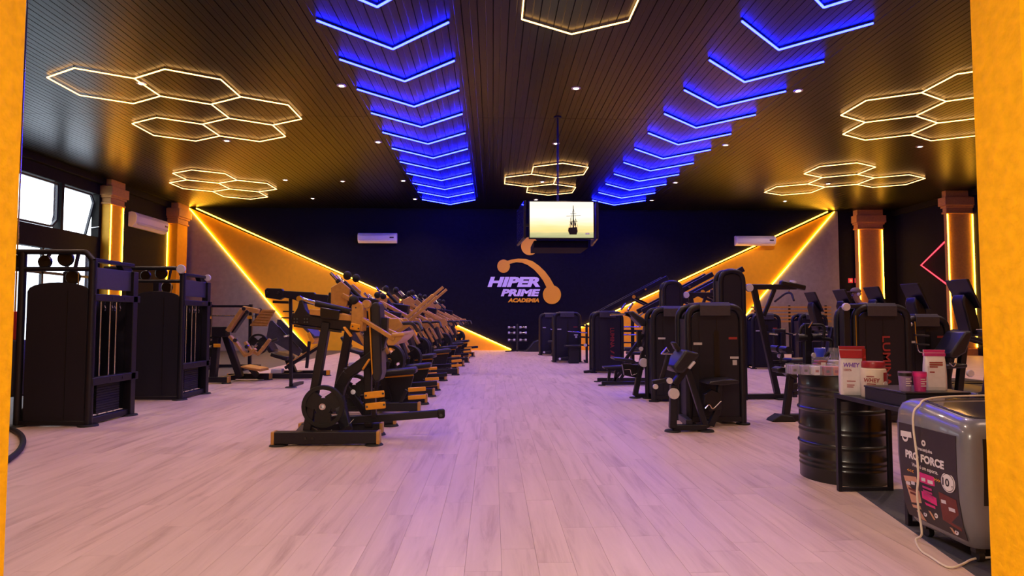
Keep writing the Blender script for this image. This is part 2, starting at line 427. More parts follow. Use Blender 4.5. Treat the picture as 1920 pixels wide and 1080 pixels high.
# ------------------------------------------------------------------ columns
def column(label, x0, x1, y0, y1, face):
    # square column with stepped capital; `face` = 'y' (lit face towards the camera) or 'x'
    t = thing('column', label, 'column', ((x0 + x1) / 2, (y0 + y1) / 2, 0), 'orange columns along the side walls')
    zc = 5.32
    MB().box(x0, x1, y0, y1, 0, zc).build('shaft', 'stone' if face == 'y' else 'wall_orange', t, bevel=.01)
    cap = MB(); wx, wy = x1 - x0, y1 - y0
    for (za, zb, e) in ((zc, zc + .07, .05), (zc + .07, zc + .22, .02), (zc + .22, zc + .30, .07), (zc + .30, zc + .62, .12), (zc + .62, H - .002, .03)):
        cap.box(max(x0 - e, XL + .0), min(x1 + e, XR), y0 - e, min(y1 + e, YB - .012), za, zb)
    cap.build('capital', 'stone', t, bevel=.012)
    MB().box(x0 - .03, x1 + .03, y0 - .03, min(y1 + .03, YB - .012), 0, .25).build('plinth', 'stone', t, bevel=.01)
    if face == 'y': ends = [((x0 + .02, y0 - .018), .035), ((x1 - .02, y0 - .018), .035)]
    elif face == 'x': ends = [((x1 + .018, y0 + .03), .028), ((x1 + .018, y1 - .03), .028)]
    else: ends = [((x0 + .03, y0 - .018), .03)]  # single strip added to light the near face of the corner column
    for (cx, cy), s in ends:
        MB().box(cx - s / 2, cx + s / 2, cy - s / 2, cy + s / 2, .30, zc - .02).build('led_strip', 'led_amber', t, bevel=.008)
    return t
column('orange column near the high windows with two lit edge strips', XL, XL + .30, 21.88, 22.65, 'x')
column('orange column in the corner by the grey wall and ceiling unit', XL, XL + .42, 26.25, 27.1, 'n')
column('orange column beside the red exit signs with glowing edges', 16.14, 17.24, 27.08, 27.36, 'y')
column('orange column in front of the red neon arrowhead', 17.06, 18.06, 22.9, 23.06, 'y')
# ------------------------------------------------------------------ LED lines on the walls
def led_line(name, label, pts, m, r, group=None, closed=False):
    o = MB().tube(pts, r, 8, closed).build(name, m); tag(o, label, 'LED strip', group); return recentre(o)
o_ = V((0, -.045, 0))
led_line('led_strip', 'glowing line along the upper edge of the left orange triangle', [aL + o_ + V((.30, 0, -.02)), bL1 + o_ + V((0, 0, .03))], 'led_amber', .022, 'LED lines edging the wall triangles')
led_line('led_strip', 'glowing line between the left orange triangle and the grey wall', [aL + o_ + V((0, 0, -.02)), bL0 + o_ + V((0, 0, .03))], 'led_amber', .022, 'LED lines edging the wall triangles')
led_line('led_strip', 'glowing line along the upper edge of the right orange triangle', [aR + o_ + V((-.30, 0, -.02)), bR1 + o_ + V((0, 0, .03))], 'led_amber', .022, 'LED lines edging the wall triangles')
led_line('led_strip', 'glowing line between the right orange triangle and the grey wall', [aR + o_ + V((0, 0, -.02)), bR0 + o_ + V((0, 0, .03))], 'led_amber', .022, 'LED lines edging the wall triangles')
led_line('neon_arrow', 'red neon arrowhead outline on the dark right wall', [(XR - .05, 24.0, 4.62), (XR - .05, 25.75, 3.62), (XR - .05, 24.0, 2.55)], 'led_red', .028)
# ------------------------------------------------------------------ blue chevrons on the ceiling
ZC = H - .045
KC = (ZC - CAMH) / (6.08 - CAMH)      # lattice was measured 12 cm below the ceiling
def chevron(x0, xm, x1, ye, label, group):
    x0, xm, x1, ye, dp = x0 * KC, xm * KC, x1 * KC, ye * KC, 1.03 * KC
    t = thing('chevron_light', label, 'ceiling light', (xm, ye + .5, ZC), group)
    for a, b in (((x0, ye), (xm, ye + dp)), ((x1, ye), (xm, ye + dp))):
        MB().bar((*a, ZC), (*b, ZC), .028, .028).build('led_tube', 'led_blue', t, bevel=.006)
        MB().bar((*a, ZC + .0295), (*b, ZC + .0295), .020, .031).build('mounting_rail', 'metal_frame', t)
ordn = ['first', 'second', 'third', 'fourth', 'fifth', 'sixth', 'seventh', 'eighth', 'ninth', 'tenth', 'eleventh', 'twelfth', 'thirteenth', 'fourteenth', 'fifteenth', 'sixteenth']
for k in range(-1, 11):
    a = 'blue LED chevron, %s from the back wall in the %s row' % (ordn[10 - k], 'left')
    chevron(-2.80, -1.76, -.71, 9.80 + 1.49 * k, a, 'left row of blue chevrons')
    chevron(3.95, 5.02, 6.08, 9.62 + 1.50 * k, a.replace('left', 'right'), 'right row of blue chevrons')
# ------------------------------------------------------------------ honeycomb lights
def honeycomb(label, cells, a=1.0, w=1.72):
    cells = [(x * KC, y * KC) for x, y in cells]; a *= KC; w *= KC
    cx = sum(c[0] for c in cells) / len(cells); cy = sum(c[1] for c in cells) / len(cells)
    t = thing('honeycomb_light', label, 'ceiling light', (cx, cy, ZC), 'amber honeycomb ceiling lights')
    done = []
    for (x, y) in cells:
        vs = [(x, y - a), (x + w / 2, y - a / 2), (x + w / 2, y + a / 2), (x, y + a), (x - w / 2, y + a / 2), (x - w / 2, y - a / 2)]
        for p, q in zip(vs, vs[1:] + vs[:1]):
            m = ((p[0] + q[0]) / 2, (p[1] + q[1]) / 2)
            if any(abs(m[0] - d[0]) + abs(m[1] - d[1]) < .2 for d in done): continue
            done.append(m)
            MB().bar((*p, ZC), (*q, ZC), .021, .021).build('led_tube', 'led_warm', t, bevel=.005)
    for p in {(round(x, 2), round(y - a, 2)) for x, y in cells} | {(round(x, 2), round(y + a, 2)) for x, y in cells}:
        MB().cyl((*p, ZC + .012), (*p, H), .008, 8).build('hanger', 'metal_frame', t)
    return t
honeycomb('large amber honeycomb light of five hexagons at upper left', [(-7.90, 12.82), (-6.22, 12.82), (-5.37, 14.27), (-7.90, 15.72), (-6.22, 15.72)], .975, 1.68)
honeycomb('amber honeycomb light of four hexagons near the far left corner', [(-9.56, 20.95), (-10.40, 22.40), (-8.72, 22.40), (-9.56, 23.86)], .975, 1.68)
honeycomb('amber honeycomb light of three hexagons above the television', [(2.11, 19.74), (1.26, 21.21), (2.11, 22.69)], .985, 1.71)
honeycomb('amber hexagon light cut by the top of the picture', [(1.30, 9.17), (2.16, 7.70), (1.30, 6.22)], .985, 1.70)
honeycomb('large amber honeycomb light beside the right orange wall', [(8.96, 13.61), (9.84, 15.08), (9.84, 12.12), (10.73, 13.61), (11.62, 15.08)], .99, 1.77)
honeycomb('amber honeycomb light of four hexagons near the far right corner', [(11.02, 19.43), (11.90, 20.92), (11.02, 22.41), (13.64, 20.92)], .99, 1.77)
# ------------------------------------------------------------------ downlights
def spot(parent, loc, power, col, size=2.4, blend=.7, rad=.10):
    ld = bpy.data.lights.new('lamp', 'SPOT'); ld.energy = power; ld.color = col; ld.spot_size = size; ld.spot_blend = blend; ld.shadow_soft_size = rad
    o = bpy.data.objects.new('lamp', ld); COL.objects.link(o); o.parent = parent; o.location = V(loc) - ORG[parent.name]; return o
XD = [-7.24, -3.15, 1.74, 6.48, 12.0]
cols = ['far left', 'left', 'middle', 'right', 'far right']
rows = [(4.6, 'row above the front wall'), (8.75, 'second row from the front'), (12.9, 'row of the near honeycombs'), (17.05, 'row just past the ceiling seam'), (21.87, 'row of the far honeycombs'), (25.2, 'row nearest the back wall')]
for y, rn in rows:
    for x, cn in zip(XD, cols):
        t = thing('downlight', 'round warm downlight, %s one in the %s' % (cn, rn), 'downlight', (x, y, H), 'recessed downlights')
        MB().lathe((x, y, H - .012), (0, 0, .014), [(.055, 0), (.095, 0), (.10, 1), (.055, 1), (.055, 0)], 20).build('trim_ring', 'white', t)
        MB().lathe((x, y, H - .008), (0, 0, .006), [(0, 0), (.055, 0), (.055, 1), (0, 1)], 18).build('lens', 'lens', t)
        spot(t, (x, y, H - .03), SPOT_W, SPOT_COL)
t = thing('downlight', 'extra warm downlight between two rows beside the far left honeycomb', 'downlight', (-5.29, 22.0, H), 'recessed downlights')
MB().lathe((-5.29, 22, H - .012), (0, 0, .014), [(.055, 0), (.095, 0), (.10, 1), (.055, 1), (.055, 0)], 20).build('trim_ring', 'white', t)
MB().lathe((-5.29, 22, H - .008), (0, 0, .006), [(0, 0), (.055, 0), (.055, 1), (0, 1)], 18).build('lens', 'lens', t)
# lobby lamp behind the camera
t = thing('lobby_lamp', 'flat white ceiling lamp in the lobby behind the camera', 'ceiling lamp', (0, .1, 3.39))
MB().box(-.6, .6, -.3, .5, 3.36, 3.398).build('housing', 'white', t, bevel=.01)
MB().box(-.56, .56, -.26, .46, 3.350, 3.360).build('diffuser', 'lens', t)
ld = bpy.data.lights.new('lamp', 'AREA'); ld.shape = 'RECTANGLE'; ld.size = 1.1; ld.size_y = .7; ld.energy = 85; ld.color = (1, .86, .70)
o = bpy.data.objects.new('lamp', ld); COL.objects.link(o); o.parent = t; o.location = (0, 0, -.05)

# ================================================================== things on the walls and ceiling
def ac_unit(label, loc, rz, wd=1.62):
    t = thing('air_conditioner', label, 'air conditioner', (0, 0, 0), 'white air conditioners high on the walls')
    prof = [(0, 0), (0, .42), (-.10, .44), (-.22, .40), (-.27, .30), (-.24, .10), (-.12, 0)]
    MB().prism([(-wd / 2, y, z) for y, z in prof], (wd, 0, 0)).build('body', 'white', t, bevel=.02)
    MB().box(-wd / 2 + .2, wd / 2 - .2, 0, .068 if loc[0] > XL + 1 else .001, .08, .36).build('mounting_plate', 'metal_frame', t)
    MB().prism([(-wd / 2 + .08, y, z) for y, z in ((-.245, .07), (-.272, .13), (-.285, .12), (-.255, .06))], (wd - .16, 0, 0)).build('louvre', 'white_disc', t)
    MB().box(wd / 2 - .30, wd / 2 - .12, -.275, -.262, .20, .25).build('display', 'plastic', t)
    g = MB()
    for k in range(5): g.box(-wd / 2 + .1, wd / 2 - .1, -.275 + .002 * k, -.262, .30 + k * .016, .306 + k * .016)
    g.build('grille', 'sticker', t)
    t.location = loc; t.rotation_euler = (0, 0, rz); return t
p = at(707, 455, YB - .3); ac_unit('white air conditioner above the left orange triangle', (p.x, YB - .07, p.z), 0, 1.68)
p = at(1418, 460, YB - .3); ac_unit('white air conditioner above the right orange triangle', (p.x, YB - .07, p.z), 0, 1.78)
ac_unit('white air conditioner on the left wall between the two columns', (XL + .002, 24.6, 4.78), math.pi / 2, 2.3).scale = (1, 1.25, 1.3)
# emblem and lettering on the back wall
t = thing('wall_emblem', 'orange figure emblem with three balls on the dark back wall', 'logo', bk(985, 520))
def disc(u, v, r, y=.05, n=36): return [at(u + r * math.cos(2 * math.pi * k / n), v + r * 1.04 * math.sin(2 * math.pi * k / n), YB - y) for k in range(n)]
MB().prism(disc(993.4, 461.4, 16.3), (0, .05, 0)).build('ball', 'logo_orange', t)
MB().prism(disc(944.2, 499, 11.9), (0, .05, 0)).build('ball', 'logo_orange', t)
MB().prism(disc(1035, 552.5, 16.9), (0, .05, 0)).build('ball', 'logo_orange', t)
outer = [(948, 490), (958, 487), (972, 484.8), (986, 485.5), (999, 490), (1011, 498.5), (1022, 509), (1031, 521), (1040, 537)]
inner = [(1026, 541), (1019, 527), (1010, 514.5), (1001, 505), (990, 497), (979, 492.5), (968, 491.5), (956, 494.5), (949, 497)]
mb = MB(); O_ = outer; I_ = inner[::-1]
for k in range(8):
    mb.prism([at(*O_[k], YB - .046), at(*O_[k + 1], YB - .046), at(*I_[k + 1], YB - .046), at(*I_[k], YB - .046)], (0, .04, 0))
mb.build('arc', 'logo_orange', t)
t = thing('wall_lettering', 'white and orange gym name lettering on the back wall', 'sign', bk(960, 566))
def wtext(body, u0, v0, u1, v1, m, shear):
    a, b, c = at(u0, v1, YB - .05), at(u1, v1, YB - .05), at(u0, v0, YB - .05)
    text('lettering', body, m, t, a, (1, 0, 0), (0, 0, 1), (b - a).x, c.z - a.z, shear, .055, 0)
wtext('HIPER', 914, 519, 1013, 538, 'logo_white', .22)
wtext('PRIME', 939, 542, 1013, 555.5, 'logo_white', .22)
wtext('ACADEMIA', 952, 559, 1011, 567, 'logo_orange', .25)
mb = MB()                                       # thin letter backing rails
mb.box(at(918, 530, YB).x, at(1010, 530, YB).x, YB - .045, YB, at(900, 530, YB).z - .02, at(900, 530, YB).z + .02)
mb.build('fixing_rail', 'wall_black', t)
# television cluster on a ceiling pole
TY = 14.0
tc_ = at(1053, 412, TY); t0 = V((tc_.x - .05, TY + .45, 0))
def television(label, centre, rz, on):
    t = thing('television', label, 'television', (0, 0, 0), 'televisions hung on the ceiling pole')
    W, Hh = 1.44, .815
    MB().box(-W / 2 - .02, W / 2 + .02, 0, .05, -Hh / 2 - .03, Hh / 2 + .02).build('housing', 'plastic', t, bevel=.008)
    s = MB().box(-W / 2, W / 2, -.006, 0, -Hh / 2, Hh / 2).build('screen', 'screen' if on else 'dark_glass', t, smooth=False)
    MB().box(-.3, .3, .05, .09, -.25, .25).build('rear_cover', 'plastic', t, bevel=.02)
    if on:
        # sailing ship silhouette and small caption of the picture on the screen
        X = lambda u: (u - 1053) * W / 120; Z = lambda v: (412 - v) * W / 120
        sh = MB()
        def poly(pts): sh.prism([(X(u), -.0065, Z(v)) for u, v in pts], (0, -.002, 0))
        poly([(1066, 427), (1082, 426), (1083, 434), (1081, 440), (1068, 440), (1065, 433)])
        poly([(1074.4, 385), (1075.6, 385), (1076.4, 427), (1073.6, 427)])
        for u, a, b in ((1070, 408, 428), (1079.5, 410, 427)): poly([(u - .4, a), (u + .4, a), (u + .6, b), (u - .6, b)])
        for v, a, b in ((404, 1062, 1089), (399.5, 1069, 1081), (415, 1067, 1083)): poly([(a, v + .8), (b, v), (b, v + .7), (a, v + 1.5)])
        for a, b in (((1075, 390), (1067, 427)), ((1075, 390), (1083, 426))): poly([a, (a[0] + .5, a[1]), (b[0] + .5, b[1]), b])
        poly([(1070, 420), (1073, 412), (1073, 424)]); poly([(1076, 411), (1080, 422), (1077, 424)])
        sh.build('picture_of_ship', 'plastic', s, smooth=False)
        cp = MB()
        for k in range(3): cp.box(X(1098 + k * 2.6), X(1099.8 + k * 2.6), -.0085, -.006, Z(440), Z(436.5))
        cp.build('caption', 'white', s, smooth=False)
    t.location = centre; t.rotation_euler = (0, 0, rz); return t
television('lit television showing a sailing ship at sunset', (tc_.x, TY, tc_.z), 0, True)
television('dark television at the left side of the lit one', (tc_.x - .90, TY + .82, tc_.z + .02), -math.radians(86), False)
television('dark television at the right side of the lit one', (tc_.x + .90, TY + .82, tc_.z + .02), math.radians(86), False)
t = thing('television_pole', 'thin black ceiling pole with bracket carrying the televisions', 'pole', (tc_.x, TY + .78, tc_.z - .6))
MB().cyl((tc_.x, TY + .78, tc_.z - .55), (tc_.x, TY + .78, H), .022, 12).build('pole', 'black', t)
MB().cyl((tc_.x, TY + .78, H - .03), (tc_.x, TY + .78, H), .09, 18).build('ceiling_plate', 'black', t)
mb = MB(); mb.bar((tc_.x, TY + .09, tc_.z), (tc_.x, TY + 1.4, tc_.z), .06, .06); mb.bar((tc_.x - .815, TY + .82, tc_.z), (tc_.x + .815, TY + .78, tc_.z), .06, .06)
mb.build('bracket', 'black', t)
MB().box(tc_.x - .62, tc_.x + .62, TY + .12, TY + 1.35, tc_.z - .62, tc_.z - .46).build('equipment_tray', 'wall_black', t, bevel=.01)
# red exit signs by the right column
for u in (1595, 1607):
    p = bk(u, 526, .03)
    t = thing('exit_sign', 'small red exit sign, %s of the two beside the column' % ('left' if u < 1600 else 'right'), 'exit sign', (p.x, YB, p.z - .1))
    MB().box(p.x - .10, p.x + .10, YB - .03, YB, p.z - .10, p.z + .10).build('plate', 'exit_red', t, bevel=.004)
    MB().prism([(p.x - .05, YB - .031, p.z - .05), (p.x + .05, YB - .031, p.z - .05), (p.x + .05, YB - .031, p.z), (p.x, YB - .031, p.z + .06), (p.x - .05, YB - .031, p.z)], (0, -.003, 0)).build('pictogram', 'white', t)
struct(MB().box(gR + .02, gR + .2, YB - .05, YB, 0, 2.5).build('trim_3', 'brown_print', bevel=.01))
# ================================================================== weight-stack machines (right half of the hall)
def tower(t, cx, cy, W=.79, D=.42, Ht=1.555, ax='y', letters=None, tl=.50, stickers=True, slot=True):
    """enclosed weight stack: two bent tube hoops, panelled shroud, top cover, feet. Face at b = 0."""
    def P(a, b, z): return V((cx + a, cy + b, z)) if ax == 'y' else V((cx + b, cy - a, z))
    def hoop(b): return fillet([P(-W / 2 + .045, b, .0), P(-W / 2 + .045, b, Ht - .045), P(W / 2 - .045, b, Ht - .045), P(W / 2 - .045, b, 0)], .17, 6)
    MB().tube(hoop(0), .045, 10).build('frame_hoop', 'black', t)
    MB().tube(hoop(D), .045, 10).build('frame_hoop', 'black', t)
    def sheet(b, th, x0, x1, z0, z1, r=.13):
        pts = [(x0, z0), (x1, z0)]
        for k in range(6): a = k / 5 * math.pi / 2; pts.append((x1 - r + r * math.cos(a), z1 - r + r * math.sin(a)))
        for k in range(6): a = math.pi / 2 + k / 5 * math.pi / 2; pts.append((x0 + r + r * math.cos(a), z1 - r + r * math.sin(a)))
        return MB().prism([P(a, b, z) for a, z in pts], P(0, th, 0) - P(0, 0, 0))
    xi = W / 2 - .085
    sheet(-.012, .03, -xi, xi, .09, Ht - .10).build('front_shroud', 'shroud', t, bevel=.006)
    sheet(D - .02, .03, -xi, xi, .09, Ht - .10).build('rear_shroud', 'shroud', t, bevel=.006)
    for s in (-1, 1):
        mb = MB(); a0 = s * (W / 2 - .06)
        mb.prism([P(a0, .05, .10), P(a0, D - .05, .10), P(a0, D - .05, Ht - .2), P(a0, .05, Ht - .2)], P(s * .012, 0, 0) - P(0, 0, 0))
        mb.build('side_panel', 'shroud', t)
    # wrapped top cover between the hoops
    pr = [(-.055, Ht - .16), (-.055, Ht - .03), (-.02, Ht + .012), (D + .02, Ht + .012), (D + .055, Ht - .03), (D + .055, Ht - .16), (D + .045, Ht - .16), (D + .04, Ht - .06), (-.04, Ht - .06), (-.045, Ht - .16)]
    MB().prism([P(-W * .26, b, z) for b, z in pr], P(W * .5, 0, 0) - P(0, 0, 0)).build('top_cover', 'slab', t, bevel=.008)  # same black as the hoops; lighter colour stands in for blue light from above
    for a in (-W * .27, W * .02): MB().prism([P(a, -.016, .10), P(a + .006, -.016, .10), P(a + .006, -.016, Ht - .2), P(a, -.016, Ht - .2)], P(0, .006, 0) - P(0, 0, 0)).build('panel_seam', 'plastic', t)
    if slot: MB().prism([P(-.02, -.018, .55), P(.05, -.018, .55), P(.05, -.018, 1.18), P(.03, -.018, 1.21), P(-.0, -.018, 1.21), P(-.02, -.018, 1.18)], P(0, .01, 0) - P(0, 0, 0)).build('viewing_slot', 'plastic', t)
    for a in (-1, 1):
        for b in (0, D):
            MB().cyl(P(a * (W / 2 - .045), b, 0), P(a * (W / 2 - .045), b, .022), .085, 16).build('foot', 'rubber', t)
    for b in (0, D): MB().bar(P(-W / 2 + .05, b, .07), P(W / 2 - .05, b, .07), .06, .06).build('base_rail', 'black', t)
    if stickers:
        MB().prism([P(-W * .36, -.017, 1.02), P(-W * .22, -.017, 1.02), P(-W * .22, -.017, 1.05), P(-W * .36, -.017, 1.05)], P(0, .006, 0) - P(0, 0, 0)).build('sticker', 'sticker', t)
        MB().prism([P(W * .24, -.017, .84), P(W * .38, -.017, .84), P(W * .38, -.017, .87), P(W * .24, -.017, .87)], P(0, .006, 0) - P(0, 0, 0)).build('sticker', 'sticker', t)
        MB().prism([P(W * .28, -.017, .76), P(W * .35, -.017, .76), P(W * .35, -.017, .825), P(W * .28, -.017, .825)], P(0, .006, 0) - P(0, 0, 0)).build('sticker', 'sticker', t)
        MB().prism([P(W * .22, -.017, 1.09), P(W * .36, -.017, 1.09), P(W * .36, -.017, 1.12), P(W * .22, -.017, 1.12)], P(0, .006, 0) - P(0, 0, 0)).build('sticker', 'redink', t)
    if letters is not None:
        o = P(letters, -.018, 1.13); xd = V((0, 0, -1)); yd = P(1, 0, 0) - P(0, 0, 0)
        text('lettering', 'LUMINA', 'redink', t, o, xd, yd, tl, .105, 0, .02, .002)
        d = .5 - .02; z0 = 1.13 - tl - .06
        m = MB()
        for k in (0, 1):
            q = [(letters + .0, z0 - k * .12), (letters + .10, z0 - .05 - k * .10), (letters + .10, z0 - .09 - k * .10), (letters + .02, z0 - .05 - k * .12)]
            m.prism([P(a, -.0195, z) for a, z in q], P(0, .006, 0) - P(0, 0, 0))
        m.build('emblem', 'redink', t)
    return P
GS = 'weight stack machines on the right side'
def disc_part(t, name, c, axis, r, th, m): MB().lathe(V(c) - V(axis).normalized() * th / 2, V(axis).normalized() * th, [(0, 0), (r * .92, 0), (r, .2), (r, .8), (r * .92, 1), (0, 1)], 22).build(name, m, t)
# --- biceps curl machine, nearest on the right of the aisle
c0 = fl(1343, 796); Y0 = c0.y
t = thing('biceps_curl_machine', 'black preacher curl machine nearest the aisle with tilted arm pad and white pulley', 'gym machine', (c0.x, Y0, 0), GS)
tower(t, c0.x, Y0)
Yc = 7.55
q = lambda u, v, d=0: at(u, v, Yc + d)
b0, b1 = fl(1256, 806), fl(1322, 808)
MB().bar(V((b0.x, Yc, .05)), V((b1.x, Yc, .05)), .08, .07).build('base_rail', 'black', t, bevel=.01)
for p in (b0, b1): MB().lathe((p.x, Yc, 0), (0, 0, .02), [(0, 0), (.10, 0), (.09, 1), (0, 1)], 16).build('foot', 'rubber', t)
MB().bar(V((b0.x, Yc, .04)), q(1263, 722), .085, .085, (0, 1, 0)).build('front_post', 'black', t, bevel=.012)
MB().bar(q(1263, 722), q(1296, 676, .05), .08, .10, (0, 1, 0)).build('arm_pad_post', 'black', t, bevel=.012)
MB().bar(V((b1.x, Yc, .04)), q(1288, 690, .04), .07, .07, (0, 1, 0)).build('rear_post', 'black', t, bevel=.012)
MB().bar(V((b1.x - .2, Yc, .10)), V((b1.x - .15, Y0, .10)), .08, .08).build('link_rail', 'black', t, bevel=.01)
pp = [q(1257, 688), q(1263, 698), q(1276, 700), q(1306, 668), q(1307, 661), q(1285, 656), q(1279, 658)]
MB().prism([p + V((0, -.10, 0)) for p in pp], (0, .42, 0)).build('arm_pad', 'pad', t, bevel=.03, seg=3)
MB().bar(q(1291, 691, -.11), q(1302, 678, -.11), .03, .07, (0, 1, 0)).build('pad_badge', 'white_disc', t, bevel=.01)
disc_part(t, 'pulley_cover', q(1263.5, 738, -.06), (0, 1, 0), .066, .05, 'white_disc')
MB().bar(q(1223, 717), q(1257, 711), .05, .05).build('lever', 'black', t, bevel=.01)
MB().bar(q(1240, 712, .03), q(1254, 662, .03), .05, .05, (0, 1, 0)).build('lever', 'black', t, bevel=.01)
for c in ((1229, 725, .030), (1255.5, 714, .036)): disc_part(t, 'end_cap', q(c[0], c[1], -.05), (0, 1, 0), c[2], .05, 'white_disc')
MB().tube([q(1240, 664), q(1250, 652), q(1255, 660), q(1241, 663), q(1262, 664)], .010, 8).build('curl_handle', 'chrome', t)
MB().prism([q(u, v, .12) for u, v in ((1266, 654), (1260, 642), (1268, 641), (1278, 655), (1276, 664))], (0, .1, 0)).build('head_pad', 'pad', t, bevel=.015)
sp = [q(1321, 719, .2), q(1327, 714, .2), q(1352, 710, .2), q(1374, 710, .2), q(1380, 713, .2), q(1379, 717, .2), q(1350, 721, .2)]
MB().prism([p + V((0, -.12, 0)) for p in sp], (0, .36, 0)).build('seat', 'pad', t, bevel=.012)
MB().bar(q(1350, 720, .25), q(1345, 778, .25), .07, .07, (0, 1, 0)).build('seat_post', 'black', t, bevel=.01)
MB().prism([q(u, v, .2) for u, v in ((1321, 740), (1335, 730), (1352, 738), (1350, 768), (1330, 772), (1322, 760))], (0, .08, 0)).build('adjuster_plate', 'plastic', t, bevel=.008)
MB().tube(fillet([q(1322, 766, .16), q(1330, 757, .16), q(1336, 768, .16), q(1352, 752, .16)], .03), .008, 8).build('adjuster_lever', 'chrome', t)
MB().bar(V((q(1345, 778).x, Yc + .25, .05)), V((q(1345, 778).x, Y0, .05)), .08, .06).build('base_rail', 'black', t, bevel=.01)
MB().bar(q(1345, 770, .25), V((q(1345, 778).x, Yc + .25, .03)), .07, .07, (0, 1, 0)).build('seat_post', 'black', t)
# --- second machine behind it, red lettering on the shroud
c1 = fl(1270, 753)
t = thing('seated_press_machine', 'black seated machine with red lettering, behind the preacher curl machine', 'gym machine', (c1.x, c1.y, 0), GS)
tower(t, c1.x, c1.y, .86, letters=-.03, tl=.66)
q = lambda u, v, d=0: at(u, v, 10.75 + d)
f0 = fl(1190, 746)
MB().bar(V((f0.x, 10.75, .04)), q(1206, 662), .085, .085, (0, 1, 0)).build('post', 'black', t, bevel=.01)
MB().bar(q(1206, 664), q(1225, 600), .08, .08, (0, 1, 0)).build('post', 'black', t, bevel=.01)
MB().bar(V((f0.x, 10.75, .045)), V((c1.x - .3, 10.75, .045)), .08, .07).build('base_rail', 'black', t, bevel=.01)
MB().bar(V((c1.x - .3, 10.75, .045)), V((c1.x - .3, c1.y, .045)), .08, .07).build('base_rail', 'black', t, bevel=.01)
MB().lathe((f0.x, 10.75, 0), (0, 0, .02), [(0, 0), (.10, 0), (.09, 1), (0, 1)], 16).build('foot', 'rubber', t)
disc_part(t, 'pulley_cover', q(1207, 680, -.07), (0, 1, 0), .078, .05, 'white_disc')
MB().prism([q(u, v, -.15) for u, v in ((1152, 671), (1187, 674), (1193, 678), (1192, 682), (1153, 675))], (0, .40, 0)).build('seat', 'pad', t, bevel=.012)
MB().prism([q(u, v) for u, v in ((1167, 683), (1198, 684), (1200, 703), (1195, 709), (1171, 704))], (0, .10, 0)).build('adjuster_plate', 'plastic', t, bevel=.008)
MB().tube(fillet([q(1171, 693, -.03), q(1182, 692, -.03), q(1184, 704, -.03), q(1195, 700, -.03)], .03), .009, 8).build('adjuster_lever', 'chrome', t)
MB().bar(q(1195, 690), q(1206, 690), .07, .06, (0, 1, 0)).build('seat_arm', 'black', t)
MB().prism([q(u, v, -.12) for u, v in ((1177, 585), (1188, 583), (1213, 601), (1212, 612), (1203, 611))], (0, .34, 0)).build('chest_pad', 'pad', t, bevel=.02)
MB().bar(q(1172, 675), q(1207, 627), .055, .055, (0, 1, 0)).build('strut', 'black', t, bevel=.01)
MB().bar(q(1198, 620), q(1198, 652), .075, .09, (0, 1, 0)).build('column_sleeve', 'black', t, bevel=.01)
MB().tube([q(1144, 590), q(1172, 589)], .018, 10).build('handle', 'chrome', t)
for u, v, u2, v2 in ((1164, 581, 1174, 569), (1177, 583, 1187, 568)): MB().tube([q(u, v, .12), q(u2, v2, .12)], .020, 10).build('handle', 'chrome', t)
MB().bar(q(1172, 589), q(1196, 596, .1), .05, .05, (0, 1, 0)).build('handle_arm', 'black', t)
for u, v in ((1202, 654), (1213, 667)): disc_part(t, 'end_cap', q(u, v, -.06), (0, 1, 0), .036, .05, 'white_disc')
# --- low row frame in front of the lettered tower
t = thing('low_row_bench', 'low black frame with two floor rails and slanted legs beside the aisle', 'gym machine', fl(1150, 718), GS)
for v, y in ((716, 13.2), (723, 12.5)):
    a = fl(1120 + (v - 716) * 1.2, v); MB().bar(V((a.x, a.y, .05)), V((a.x + 1.05, a.y, .05)), .08, .07).build('floor_rail', 'black', t, bevel=.01)
    MB().lathe((a.x, a.y, 0), (0, 0, .02), [(0, 0), (.08, 0), (.07, 1), (0, 1)], 14).build('foot', 'rubber', t)
q = lambda u, v, d=0: at(u, v, 12.85 + d)
for u0, v0, u1, v1 in ((1141, 714, 1143, 693), (1153, 715, 1156, 692), (1163, 712, 1176, 690), (1150, 714, 1170, 692)):
    MB().bar(q(u0, v0), q(u1, v1), .055, .055, (0, 1, 0)).build('leg', 'black', t, bevel=.008)
MB().bar(q(1138, 692), q(1178, 690), .07, .06).build('seat_rail', 'black', t, bevel=.01)
MB().prism([q(u, v, -.15) for u, v in ((1133, 688), (1170, 686), (1171, 690), (1134, 692))], (0, .30, 0)).build('seat', 'pad', t, bevel=.01)
# --- the LUMINA tower of the middle distance
c2 = fl(1140, 699)
t = thing('lettered_weight_tower', 'black weight tower with red lettering seen squarely beside the aisle', 'gym machine', (c2.x, c2.y, 0), GS)
tower(t, c2.x, c2.y, .82, letters=.06, stickers=False, slot=False)
MB().bar(V((c2.x - .4, c2.y - .05, .05)), V((c2.x - .62, c2.y - .05, .03)), .10, .06).build('foot_plate', 'rubber', t, bevel=.01)
MB().bar(V((c2.x + .35, c2.y + .3, 1.05)), V((c2.x + .95, c2.y + .3, 1.05)), .06, .06).build('arm', 'black', t, bevel=.01)
for z in (.55, .75, .95, 1.15): MB().cyl((c2.x + .45, c2.y + .25, z), (c2.x + .9, c2.y + .25, z), .018).build('handle_bar', 'chrome' if z > .9 else 'black', t)
MB().bar(V((c2.x + .7, c2.y + .3, 0)), V((c2.x + .7, c2.y + .3, 1.4)), .08, .08, (0, 1, 0)).build('post', 'black', t, bevel=.01)
MB().box(c2.x + .55, c2.x + .95, c2.y + .1, c2.y + .5, .44, .52).build('seat', 'pad', t, bevel=.03)
